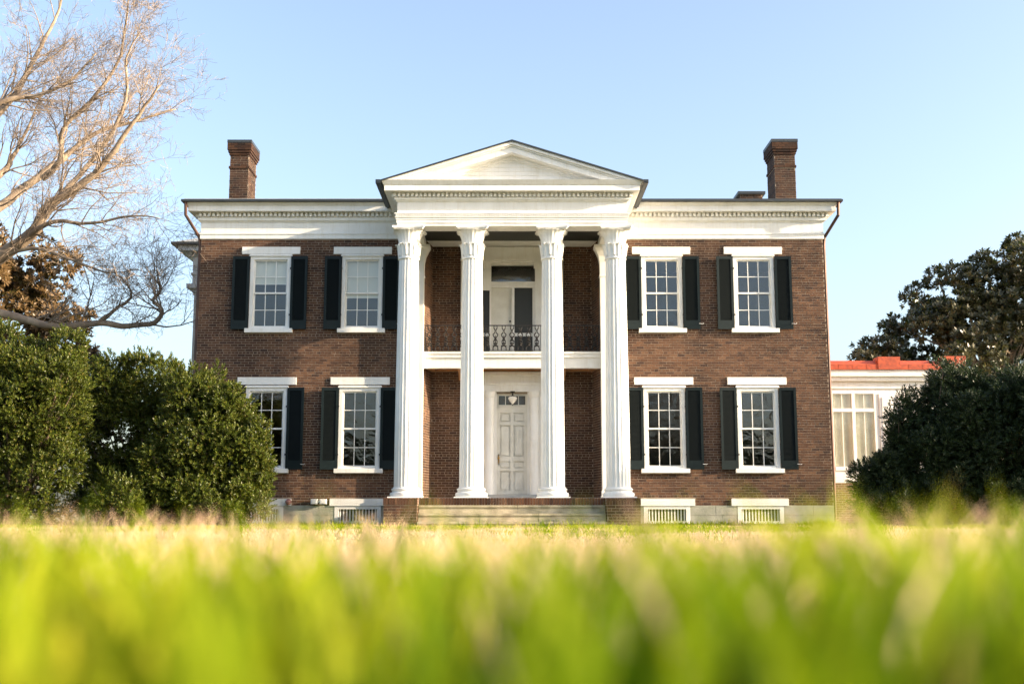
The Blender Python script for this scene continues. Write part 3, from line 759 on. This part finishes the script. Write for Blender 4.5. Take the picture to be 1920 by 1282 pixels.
# things on the front
lamp = empty('pendant_lamp', (.02, .78, 4.05), 'white glass pendant lamp hanging above the front door transom', 'lamp')
g = MB(); g.lathe([(.01,-.40),(.03,-.37),(.09,-.31),(.135,-.235),(.14,-.20),(.11,-.165),(.05,-.15)], 20); sharp_smooth(g.build('lamp_shade', 'lamp_glass', lamp), 60)
MB().lathe([(.02,-.17),(.06,-.16),(.07,-.135),(.025,-.12),(.018,-.05),(.07,-.03),(.075,.0)], 16).lathe([(.004,-.44),(.016,-.42),(.016,-.40),(.006,-.385)], 10).build('lamp_fitting', 'iron', lamp)
bell = MB().lathe([(.01,-.09),(.05,-.08),(.085,-.03),(.09,0),(.085,.03),(.05,.08),(.01,.09)], 18).tube([(0,.0,0),(0,.09,-.02)], .03, 8).build('round_ball', 'ball', None, True, (-6.59, -.14, .68))
tag(bell, 'small reddish round ball fixed on a white basement lintel beside the shrub', 'ball')
fl = empty('flood_light', (-5.70, -.06, .69), 'twin white box light on brick wall between basement windows', 'light')
for dx in (-.13, .13): MB().box(dx-.1, dx+.1, -.10, .0, -.07, .075).box(dx-.07, dx+.07, -.112, -.10, -.05, .055).build('lamp_head', 'white_paint', fl)
MB().box(-.05, .05, -.02, .06, -.03, .03).build('mount', 'white_paint', fl)

# ------------------------------------------------------------------ annex on the right
ann = empty('white_annex', (13, 5, 0), 'low white annex with orange-red roof joined to the brick mansion', 'building')
def A(mb, name, mt, parent=ann): return mb.build(name, mt, parent, loc=(-13, -5, 0) if parent is ann else (0,0,0))
m = MB(); m.box(9.53, 10.95, 5.0, 5.3, 1.38, 4.86); m.box(12.52, 15.4, 5.0, 5.3, 1.38, 4.86); m.box(10.95, 12.52, 5.0, 5.3, 4.5, 4.86); m.box(10.95, 12.52, 5.0, 5.3, 1.38, 1.83)
m.box(9.53, 15.4, 5.0, 12, 4.86, 5.0); m.box(15.2, 15.4, 5.3, 12, 1.38, 4.86)
aw = A(m, 'wall', 'white_paint')
A(MB().box(9.53, 15.45, 4.95, 5.0, 4.6, 4.85).box(9.53, 15.5, 4.82, 5.1, 4.85, 5.0).box(9.53, 15.55, 4.72, 12.1, 5.0, 5.22), 'cornice', 'white_paint')
A(MB().box(9.53, 15.4, 4.99, 5.28, -.1, 1.38), 'base', 'brick_far'); A(MB().box(9.53, 15.4, 11.7, 12, -.1, 4.9), 'back_wall', 'brick_far')
A(MB().box(9.53, 15.6, 4.66, 12.2, 5.22, 5.40).frustum(9.53, 15.6, 4.68, 12.2, 5.40, 9.53, 15.4, 4.95, 12, 5.56), 'roof', 'red_roof')
for k in range(12):
    A(MB().box(9.75+k*.48, 9.765+k*.48, 4.655, 4.70, 5.23, 5.405), 'roof_seam', 'red_roof')
A(MB().box(12.55, 13.3, 4.64, 5.2, 5.225, 5.66), 'roof_upstand', 'red_roof'); A(MB().box(14.8, 15.55, 4.64, 5.2, 5.225, 5.68), 'roof_upstand', 'red_roof')
m = MB(); m.box(10.95, 11.03, 4.98, 5.1, 1.83, 4.5); m.box(12.44, 12.52, 4.98, 5.1, 1.83, 4.5); m.box(11.03, 12.44, 4.98, 5.1, 4.42, 4.5); m.box(11.03, 12.44, 4.96, 5.1, 1.80, 1.93); m.box(11.68, 11.79, 4.98, 5.1, 1.93, 4.42); m.box(11.03, 11.68, 4.985, 5.1, 3.80, 3.92); m.box(11.79, 12.44, 4.985, 5.1, 3.80, 3.92)
for x in (11.35, 12.11): m.box(x-.012, x+.012, 5.02, 5.06, 1.93, 4.42)
aw_ = A(m, 'window_frame', 'white_paint')
for x0, x1 in ((11.03, 11.68), (11.79, 12.44)):
    for z0, z1 in ((1.93, 3.80), (3.92, 4.42)): A(MB().box(x0, x1, 5.065, 5.07, z0, z1), 'pane', 'glass')
m = MB(); 
for i in range(40):
    x = 10.97 + 1.53*i/40; k = len(m.v); d = .018*math.sin(i*.9)
    m.v += [(x,5.14+d,1.85),(x+1.53/40,5.14+.018*math.sin((i+1)*.9),1.85),(x+1.53/40,5.14+.018*math.sin((i+1)*.9),4.5),(x,5.14+d,4.5)]; m.f.append((k,k+1,k+2,k+3))
A(m, 'curtain', 'curtain')
for x in (12.62, 13.25):
    A(MB().box(x, x+.5, 4.955, 5.0, 2.0, 4.42).box(x+.09, x+.41, 4.935, 4.955, 2.2, 4.3), 'wall_panel', 'white_paint')
for i in range(6): A(MB().box(9.55, 10.93, 4.985, 5.0, 1.40+.072*i, 1.465+.072*i), 'siding_board', 'white_paint')

# ------------------------------------------------------------------ trees and shrubs
def npmesh(name, V, F, mats, smooth=False):
    """V (n,3); F (m,k) constant k"""
    m = bpy.data.meshes.new(name); n, k = F.shape
    m.vertices.add(len(V)); m.vertices.foreach_set('co', V.astype(np.float32).ravel())
    m.loops.add(n*k); m.loops.foreach_set('vertex_index', F.astype(np.int32).ravel())
    m.polygons.add(n); m.polygons.foreach_set('loop_start', np.arange(0, n*k, k, dtype=np.int32))
    try: m.polygons.foreach_set('loop_total', np.full(n, k, dtype=np.int32))
    except Exception: pass
    if smooth: m.polygons.foreach_set('use_smooth', np.ones(n, dtype=bool))
    m.update(calc_edges=True); m.validate()
    for x in mats: m.materials.append(MATS[x])
    return m
def leaf_template(n_leaf, length, width, axis_len, seed, droop=.5, spread=(.5, 1.2)):
    """sprig along +Z: n leaves, each a folded 4-vertex diamond"""
    r = np.random.default_rng(seed); V = []
    for i in range(n_leaf):
        t = (i+.5)/n_leaf; a = i*2.4 + r.uniform(-.3, .3); el = r.uniform(*spread)*(1-.5*t)
        d = np.array([math.cos(a)*math.sin(el), math.sin(a)*math.sin(el), math.cos(el)])
        sd = np.array([-math.sin(a), math.cos(a), 0]); up = np.cross(d, sd)
        b = np.array([0, 0, t*axis_len]); L = length*r.uniform(.75, 1.15); W = width*r.uniform(.8, 1.1)
        V += [b, b+d*L*.5+sd*W*.5+up*W*.12, b+d*L, b+d*L*.5-sd*W*.5+up*W*.12]
    return np.array(V)
def place(T, pos, axis, scale, rng):
    """copies of template T (k,3) at pos (n,3) with +Z turned to axis (n,3)"""
    n = len(pos); ax = axis/np.linalg.norm(axis, axis=1, keepdims=True)
    h = rng.normal(size=(n, 3)); u = np.cross(ax, h); u /= np.linalg.norm(u, axis=1, keepdims=True)+1e-9; v = np.cross(ax, u)
    M = np.stack([u, v, ax], -1)                       # columns
    return (np.einsum('nij,kj->nki', M, T)*scale[:, None, None] + pos[:, None, :]).reshape(-1, 3)
def noise3(p, seed, f):
    r = np.random.default_rng(seed); out = np.zeros(len(p))
    for k in range(7):
        d = r.normal(size=3); d /= np.linalg.norm(d); out += np.sin(p@d*f*r.uniform(.7, 1.9) + r.uniform(0, 6.3))
    return out/3.2
def lobes_points(lobes, n, rng, seed, rmin=.72, amp=.12, f=3.0):
    L = np.array(lobes, float); area = (L[:,3]*L[:,4]+L[:,3]*L[:,5]+L[:,4]*L[:,5]); idx = rng.choice(len(L), n, p=area/area.sum())
    d = rng.normal(size=(n, 3)); d /= np.linalg.norm(d, axis=1, keepdims=True)
    c = L[idx, :3]; rad = L[idx, 3:]
    nz = noise3(c + d*rad, seed, f)
    t = 1 - (1-rmin)*rng.random(n)**1.6
    p = c + d*rad*(t*(1+amp*nz))[:, None]
    ok = p[:, 2] > .05
    for j in range(len(L)):                             # drop what lies deep inside another lobe
        q = np.linalg.norm((p - L[j, :3])/L[j, 3:], axis=1); ok &= ~((q < .5) & (idx != j))
    nn = d/rad; nn /= np.linalg.norm(nn, axis=1, keepdims=True)
    return p[ok], nn[ok]
def clumps(p, d, k, r, rng):
    q = rng.normal(size=(len(p), k, 3)); q /= np.linalg.norm(q, axis=2, keepdims=True)
    P_ = p[:, None] + q*(r*rng.uniform(.3, 1.0, (len(p), k, 1))) 
    A_ = q*.8 + d[:, None]*.7
    return P_.reshape(-1, 3), A_.reshape(-1, 3)
def shrub(name, label, base, lobes, n, T, matn, seed, size=(.8, 1.3), group=None, upm=.45, inner=True):
    rng = np.random.default_rng(seed); root = empty(name, base, label, 'shrub' if 'tree' not in name else 'tree', group)
    r2 = random.Random(seed+7); lobes = list(lobes); n0 = len(lobes)
    for k in range(14):                                  # tufts that break the outline
        L = r2.choice(lobes[:7]); v = Vector((r2.gauss(0,1), r2.gauss(0,1), r2.gauss(.5,.8))).normalized(); q = r2.uniform(.22, .42)
        lobes.append((L[0]+v.x*L[3]*.92, L[1]+v.y*L[4]*.92, max(L[2]+v.z*L[5]*.92, .3), q, q, q*1.3))
    for L in list(lobes[:9]):
        for k in range(6):
            v = Vector((r2.gauss(0,1), r2.gauss(0,1), r2.gauss(.2,.9))).normalized(); q = min(L[3:])*r2.uniform(.34, .52)
            lobes.append((L[0]+v.x*L[3]*.74, L[1]+v.y*L[4]*.74, max(L[2]+v.z*L[5]*.74, .2), q, q, q))
    lobes = [L[:3]+tuple(c*(.88 if i < n0 else 1) for c in L[3:]) for i, L in enumerate(lobes)]
    p, d = lobes_points(lobes, n//11, rng, seed, rmin=.72, amp=.17, f=4.0)
    p, d = clumps(p, d, 14, .17, rng)
    p2, d2 = lobes_points(lobes, int(n*.6), rng, seed+50, rmin=.3, amp=.12)
    p = np.concatenate([p, p2*.94 + np.array(base)*.06]); d = np.concatenate([d, d2])
    ok = p[:, 2] > .02; p, d = p[ok], d[ok]
    ax = d + np.array([0, 0, upm]) + rng.normal(size=p.shape)*.3
    V = place(T, p, ax, rng.uniform(size[0], size[1], len(p)), rng)
    F = np.arange(len(V)).reshape(-1, 4)
    link('foliage', npmesh('foliage', V, F, [matn]), root, tuple(-Vector(base)))
    m = MB(); rr = random.Random(seed)
    for k in range(26):
        L = rr.choice(lobes); t = (L[0]+rr.uniform(-.6, .6)*L[3], L[1]+rr.uniform(-.6, .6)*L[4], L[2]+rr.uniform(-.3, .6)*L[5])
        b = (base[0]+rr.uniform(-.3, .3), base[1]+rr.uniform(-.3, .3), -.05); mid = tuple((b[i]*.5+t[i]*.5)+rr.uniform(-.15, .15) for i in range(3))
        m.tube([b, mid, t], [.05, .03, .012], 5)
    m.build('stem', 'stem', root, loc=tuple(-Vector(base)))
    return root
TB = leaf_template(11, .075, .034, .13, 1); TY = leaf_template(12, .085, .026, .14, 2); TM = leaf_template(9, .24, .095, .10, 3, spread=(.7, 1.7))
# left group of boxwoods
shrub('boxwood_shrub', 'tall bushy green boxwood shrub farthest from the mansion wall', (-12.5, -5.0, 0),
      [(-12.9,-5,2.2,1.7,1.5,2.2),(-12.3,-5.1,3.6,1.25,1.2,1.2),(-13.3,-5,3.7,1.2,1.2,1.25),(-11.6,-5.2,2.9,.95,1.0,1.4),(-11.8,-5.3,1.2,1.1,1.1,1.2),(-14.6,-5,1.9,1.5,1.4,2.0),(-11.35,-5.0,4.05,.45,.5,.55)], 11500, TB, 'box_leaf', 11)
shrub('boxwood_shrub', 'shaded rounded boxwood shrub standing behind and between two taller boxwoods', (-10.0, -3.0, 0),
      [(-10.6,-3,2.6,1.2,1.1,1.9),(-9.9,-3.1,3.6,1.1,1.0,1.15),(-10.9,-3.2,3.75,.7,.8,.9),(-9.3,-3,2.2,1.0,1.0,1.9),(-10.9,-2.9,1.2,1.0,1.0,1.2),(-9.9,-3.0,1.3,1.2,1.0,1.3)], 9500, TB, 'box_leaf', 12)
shrub('boxwood_shrub', 'green boxwood shrub in front of the lower window beside the mansion corner', (-7.9, -4.6, 0),
      [(-8.1,-4.6,2.0,1.15,1.1,1.75),(-8.3,-4.6,3.25,.75,.8,.85),(-7.55,-4.6,2.7,.75,.8,.95),(-7.25,-4.7,1.6,.85,.85,1.2),(-6.75,-4.7,1.05,.62,.7,.95),(-6.55,-4.7,1.75,.32,.35,.45),(-7.0,-4.5,3.0,.28,.3,.55),(-7.6,-4.8,.7,1.2,1.0,.8),(-8.8,-4.7,1.3,.8,.9,1.2)], 9500, TB, 'box_leaf', 13)
shrub('boxwood_shrub', 'low bright green bush at the foot of the taller boxwoods', (-9.8, -5.6, 0),
      [(-9.8,-5.6,.7,.4,.4,.7),(-9.4,-5.6,.4,.45,.4,.4)], 900, TB, 'box_leaf', 14)
# right group
shrub('yew_shrub', 'dark green yew shrub overlapping the corner of the white annex', (10.6, -4.0, 0),
      [(10.9,-4,1.6,1.15,1.1,1.5),(11.7,-4.2,2.4,1.15,1.2,1.5),(10.4,-4.1,3.0,.32,.4,.42),(9.75,-4.1,1.1,.6,.7,.9),(10.25,-4.1,2.1,.42,.5,.5),(9.5,-4.2,.5,.55,.6,.5),(11.8,-4.0,3.5,.7,.8,.75),(11.6,-4.4,.8,1.5,1.0,.85),(10.3,-4.4,.6,1.0,.9,.65)], 12000, TY, 'yew_leaf', 21)
shrub('yew_shrub', 'large dark yew shrub with sunlit top beneath the magnolia', (13.2, -4.6, 0),
      [(12.9,-4.5,2.0,1.3,1.4,1.7),(13.8,-4.8,2.1,1.6,1.5,1.75),(12.4,-4.4,3.2,.7,.8,.65),(13.2,-4.6,3.35,.8,.9,.6),(15.3,-5.0,2.1,1.6,1.5,1.75),(14.4,-4.9,3.4,.9,1.0,.55),(13.6,-5.0,.8,2.4,1.3,.9)], 13000, TY, 'yew_leaf', 22)
# magnolias
def magnolia(label, base, crown, ncl, seed, trunk_h, lm='magnolia_leaf'):
    rng = np.random.default_rng(seed); root = empty('magnolia_tree', base, label, 'tree')
    p, d = lobes_points(crown, ncl, rng, seed, rmin=.55, amp=.16, f=1.1)
    P_, A_ = [], []
    for c, dd in zip(p, d):
        k = rng.integers(38, 75); r = rng.uniform(.45, .85)
        q = rng.normal(size=(k, 3)); q /= np.linalg.norm(q, axis=1, keepdims=True)
        P_.append(c + q*r*rng.uniform(.45, 1.0, (k, 1))*np.array([1, 1, .8])); A_.append(q + dd*.6 + np.array([0, 0, .35]))
    P_ = np.concatenate(P_); A_ = np.concatenate(A_)
    V = place(TM, P_, A_, rng.uniform(.75, 1.25, len(P_)), rng); F = np.arange(len(V)).reshape(-1, 4)
    off = tuple(-Vector(base))
    link('crown', npmesh('crown', V, F, [lm]), root, off)
    m = MB(); b = Vector(base); top = b + Vector((0, 0, trunk_h))
    m.tube([b - Vector((0,0,.2)), b+Vector((.05,0,trunk_h*.4)), top], [.38, .3, .14], 9)
    for c in p[::2]:
        t0 = b + Vector((0, 0, trunk_h*rng.uniform(.15, .8))); c = Vector(c)
        m.tube([t0, t0.lerp(c, .5) + Vector((0,0,.3)), c], [.09, .05, .02], 5)
    m.build('trunk', 'bark', root, loc=off)
magnolia('large dark magnolia tree with brown-backed leaves rising behind the white annex', (20.5, 14, 0),
         [(20.5,14,6.5,4.6,4,4.2),(22,14,8.8,3.2,3,2.9),(17.6,13.6,6.6,2.4,2.4,2.4),(24,14,6.0,4.5,4,5),(15.6,13.4,5.2,1.9,1.8,1.9),(19.5,13.5,3.5,4.5,3.5,2.5)], 330, 31, 9)
magnolia('brown-leaved magnolia tree beyond the bare tree at the mansion flank', (-21.5, 11, 0),
         [(-21.3,11,8.0,3.4,3,4.0),(-19.2,10.6,6.9,2.3,2.2,2.3),(-18.2,10.4,5.0,2.2,2.2,2.0),(-22,11,4.5,4,3.5,3.5)], 210, 32, 9, 'magnolia_leaf_russet')

# bare tree
LIMBS = [
 ([(-19.3,3,-.2),(-19.4,3,3.1),(-19.45,3,5.76),(-19.14,3,7.36),(-19.4,3,9.9),(-19.6,3,12.1),(-20.2,3.2,15),(-20.8,3.4,18)], .62, .07),
 ([(-19.14,3,7.2),(-16.9,2.7,8.74),(-15.77,2.4,9.4),(-15.1,2.1,10.31),(-13.9,1.9,11.04),(-12.9,1.6,12.02),(-12.08,1.3,13.09),(-11.34,1,13.98)], .30, .025),
 ([(-19.5,3.6,9.0),(-17.77,4.3,10.82),(-16.86,4.7,11.88),(-16.01,5,12.76),(-14.96,5.3,13.86),(-13.57,5.7,14.48),(-12.33,6,15.01)], .21, .022),
 ([(-19.55,3,11.56),(-17.56,3.4,13.96),(-16.99,3.8,15.26),(-16.68,4.2,16.61),(-16.28,4.6,18.19),(-16.15,5,20.02)], .17, .02),
 ([(-16.3,4.3,11.9),(-15.57,3.8,12.39),(-15.48,3.7,13.48),(-14.51,3.5,14.37),(-13.6,3.3,15.66),(-13.34,3.2,16.94),(-13.25,3,18.23)], .12, .02),
 ([(-19.5,2.6,12.2),(-17.04,2.2,13.81),(-15.92,2.5,14.19),(-14.99,2.8,14.85),(-14.23,3,15.9)], .14, .02),
 ([(-15.91,2.4,9.3),(-14.82,1.8,9.67),(-13.51,1.5,9.55),(-12.15,1.2,9.71),(-11.14,1,9.56)], .10, .015),
 ([(-17.4,2.7,8.45),(-15.73,2.4,8.94),(-14.19,2.1,8.43),(-13.02,1.8,8.01),(-11.9,1.5,8.03)], .09, .014),
 ([(-19.41,3,7.2),(-16.86,2.9,6.85),(-15.75,2.8,6.56),(-14.82,2.7,6.39),(-13.4,2.6,6.47),(-12.49,2.5,6.37),(-11.59,2.4,6.46),(-11.34,2.3,6.88),(-11.63,2.2,7.16),(-11.37,2.1,7.46),(-11.43,2,7.87)], .16, .04),
 ([(-13.57,2.6,6.45),(-12.93,2.5,6.91),(-12.38,2.3,7.27),(-12.43,2.1,7.64),(-12.84,2,8.05)], .075, .02),
 ([(-19.45,3.4,9.9),(-18.31,5.3,12.27),(-18.04,5.7,13.17),(-17.76,6,14.19),(-17.3,6.3,16)], .16, .02),
 ([(-15.97,2.8,9.5),(-14.99,3.3,11.28),(-13.74,3.1,12.81),(-13.1,2.9,14.15),(-13.06,2.7,15.59),(-12.6,2.5,16.45)], .12, .018),
 ([(-19.4,3,6.8),(-21.5,2.5,9),(-23.4,2,11),(-25,1.5,12.2),(-27,1.2,13)], .27, .025),
 ([(-19.5,3,8.5),(-21,4.5,11),(-22.5,5.5,13.5),(-24,6,16)], .22, .025),
 ([(-19.6,3,11),(-20.5,1.5,13),(-21.5,.5,15.5),(-22,0,18)], .18, .022),
 ([(-19.4,3,7.6),(-19,1,9.5),(-18.4,-1,11.5),(-18,-2.5,14)], .2, .022),
]
def bare_tree(label, seed, group=None):
    rr = random.Random(seed); base = Vector((-19.3, 3, 0))
    root = empty('bare_tree', base, label, 'tree', group); off = tuple(-base)
    big, mid, tw = MB(), MB(), MB()
    def rv(): 
        return Vector((rr.gauss(0,1), rr.gauss(0,1), rr.gauss(0,1))).normalized()
    def grow(p, d, L, r, lev):
        nseg = 4 if lev < 3 else 3; pts = [p.copy()]; dd = d.copy()
        for i in range(nseg):
            dd = (dd + rv()*.30 + Vector((.03, 0, .05))).normalized(); pts.append(pts[-1] + dd*(L/nseg))
        rs_ = [max(r*(1-.75*i/nseg), .0042) for i in range(nseg+1)]
        (mid if lev < 3 else tw).tube(pts, rs_, 5 if lev < 3 else 3)
        if lev >= 4: return
        n = {1: 5, 2: 4, 3: 3}[lev]
        for k in range(n):
            t = rr.uniform(.2, 1.0); i = min(int(t*nseg), nseg-1); q = pts[i].lerp(pts[i+1], t*nseg-i)
            an = R(rr.uniform(28, 68)); a = (pts[i+1]-pts[i]).normalized(); side = a.cross(rv()).normalized()
            nd = (a*math.cos(an) + side*math.sin(an)).normalized()
            grow(q, nd, L*rr.uniform(.42, .68), max(rs_[i]*.55, .004), lev+1)
    for pts, r0, r1 in LIMBS:
        P_ = [Vector(p) for p in pts]; n = len(P_)
        # smooth limb
        fine = []
        for i in range(n-1):
            p0, p1, p2, p3 = P_[max(i-1,0)], P_[i], P_[i+1], P_[min(i+2,n-1)]
            for s_ in range(4):
                t = s_/4; fine.append(.5*((2*p1)+(p2-p0)*t+(2*p0-5*p1+4*p2-p3)*t*t+(-p0+3*p1-3*p2+p3)*t**3) + rv()*.025)
        fine.append(P_[-1]); m_ = len(fine)
        rad = [r0 + (r1-r0)*(i/(m_-1))**.8 for i in range(m_)]
        big.tube(fine, rad, 9 if r0 > .1 else 7)
        length = sum((fine[i+1]-fine[i]).length for i in range(m_-1))
        nb = int(length*2.1) + 3; lo = .35 if r0 > .5 else .18
        for k in range(nb):
            t = rr.uniform(lo, 1.0); i = min(int(t*(m_-1)), m_-2); a = (fine[i+1]-fine[i]).normalized(); side = a.cross(rv()).normalized(); an = R(rr.uniform(25, 55))
            nd = (a*math.cos(an)+side*math.sin(an)+Vector((0,0,.12))).normalized()
            grow(fine[i], nd, rr.uniform(1.0, 2.5)*(1.15-.35*t), max(min(rad[i]*.4, .035), .010), 1)
    o = big.build('trunk', 'bark', root, True, off); mid.build('branches', 'twig', root, True, off); tw.build('twigs', 'twig', root, False, off, True)
    return root
bt = bare_tree('large bare deciduous tree reaching towards the mansion roof above the boxwoods', 7)
for k, (x, y, rz, s_) in enumerate(((-9, -95, 40, 1.0), (6, -88, 160, 1.1), (20, -100, 250, 1.15), (-26, -92, 310, 1.05), (34, -96, 80, 1.0))):
    c = bt.copy(); col.objects.link(c); c.location = (x, y, 0); c.rotation_euler = (0, 0, R(rz)); c.scale = (s_, s_, s_)
    c['label'] = 'bare tree across the lawn opposite the mansion front, mirrored in its windows'; c['group'] = 'bare trees across the lawn'
    for ch in bt.children:
        d = ch.copy(); col.objects.link(d); d.parent = c

def far_wood():
    rng = np.random.default_rng(77); n = 9000
    x = rng.uniform(-110, 110, n); y = -118 + rng.normal(size=n)*5
    top = 9.5 + 3.0*noise3(np.stack([x, y*0, y*0], -1), 5, .18) + 1.5*noise3(np.stack([x, y*0, y*0], -1), 6, .6)
    z = rng.uniform(.1, 1, n)**.8*top
    V = place(TM, np.stack([x, y, z], -1), rng.normal(size=(n, 3)) + np.array([0, 0, .4]), rng.uniform(3.5, 6.5, n), rng)
    o = link('far_wood', npmesh('far_wood', V, np.arange(len(V)).reshape(-1, 4), ['yew_leaf'])); o['kind'] = 'stuff'
    tag(o, 'dark line of woodland across the lawn opposite the mansion', 'wood')
far_wood()
# ------------------------------------------------------------------ grass
def grass():
    rng = np.random.default_rng(3)
    def scatter(n, d0, d1, spread, margin):
        d = np.sqrt(rng.uniform(d0**2, d1**2, n)); x = rng.uniform(-1, 1, n)*(spread*d + margin); return x, d - 34.0
    zones = []
    # (count, near, far, half-width slope, margin, height range, blade width)
    zones.append((13000, .34, 2.6, .62, .5, (.045, .105), .005, 3))
    zones.append((60000, 2.4, 9.0, .60, 1.0, (.04, .085), .006, 2))
    zones.append((95000, 8.5, 33.2, .56, 2.0, (.035, .075), .013, 1))
    zones.append((900, .42, 1.7, .62, .3, (.07, .12), .010, 3))           # broad leaves
    zones.append((2000, .9, 3.6, .62, .3, (.11, .17), .0035, 3))         # tall thin stalks
    zones.append((12000, 30.0, 33.85, .56, 2.0, (.05, .17), .010, 2))      # uncut tufts along the wall
    AV, AF3, AF4, dry, tone = [], [], [], [], []
    base = 0; faces3 = []; faces4 = []
    for n, d0, d1, sp_, mg, (h0, h1), wd, seg in zones:
        x, y = scatter(n, d0, d1, sp_, mg); z = ground_z(x, y); d = y + 34
        keep = ~((np.abs(x) < 10.2) & (y > -.1)); x, y, z, d = x[keep], y[keep], z[keep], d[keep]; n = len(x)
        pp = np.stack([x, y, np.zeros(n)], -1)
        nz = noise3(pp, 41, .9)*.6 + noise3(pp, 42, 2.6)*.4
        bias = np.interp(d, [0, 1.0, 1.6, 2.4, 13, 18, 25, 34], [-.75, -.3, .65, 1.0, 1.0, .55, -.4, -.9])
        dr = (nz + bias + rng.normal(size=n)*.25 > .25).astype(float)
        tall = np.clip(1 + .5*noise3(pp, 43, 2.3), .45, 1.75)
        tn = np.clip(np.interp(d, [.3, 1.2, 2.0], [.68, .62, .45]) + .75*noise3(pp, 44, 7.0) + .45*noise3(pp, 45, 17.0), 0, 1)
        tall = tall*(1 + .22*np.clip(np.abs(x)/np.maximum(d, .3) - .16, 0, .3)/.3)
        h = rng.uniform(h0, h1, n)*tall*np.where(dr > .5, .8, 1.0)
        if seg == 3:
            lim = np.clip((.30 + .012*d - z), .04, 1)            # blades right at the lens stay below it
            h = np.where(d < .9, np.minimum(h, lim*.9), h); h = np.minimum(h, .318 - z + .025*rng.random(n))
        a = rng.uniform(0, 2*np.pi, n); lean = rng.uniform(.1, .75, n)*h; la = rng.uniform(0, 2*np.pi, n)
        wv = np.stack([np.cos(a), np.sin(a), np.zeros(n)], -1)*(wd*rng.uniform(.6, 1.3, n))[:, None]
        lv = np.stack([np.cos(la), np.sin(la), np.zeros(n)], -1)*lean[:, None]
        b = np.stack([x, y, z-.005], -1)
        rows = []
        for k in range(seg):
            t = k/seg; c = b + lv*t**2; c[:, 2] += h*t; ww = wv*(1-.45*t); rows += [c-ww, c+ww]
        tip = b + lv; tip[:, 2] += h; rows.append(tip)
        V = np.stack(rows, 1); k = V.shape[1]; idx = base + np.arange(n)[:, None]*k
        for s_ in range(seg-1):
            q = idx + np.array([2*s_, 2*s_+1, 2*s_+3, 2*s_+2])[None]; faces3.append(q[:, [0,1,2]]); faces3.append(q[:, [0,2,3]])
        faces3.append(idx + np.array([2*seg-2, 2*seg-1, 2*seg])[None])
        AV.append(V.reshape(-1, 3)); dry.append(np.repeat(dr, k)); tone.append(np.repeat(tn, k)); base += n*k
    V = np.concatenate(AV); F = np.concatenate(faces3)
    m = npmesh('grass', V, F, ['grass'])
    at = m.attributes.new('dry', 'FLOAT', 'POINT'); at.data.foreach_set('value', np.concatenate(dry).astype(np.float32))
    at = m.attributes.new('tone', 'FLOAT', 'POINT'); at.data.foreach_set('value', np.concatenate(tone).astype(np.float32))
    o = link('grass', m); o['kind'] = 'stuff'; tag(o, 'lawn grass, green with a tan dormant band before the mansion', 'grass')
grass()
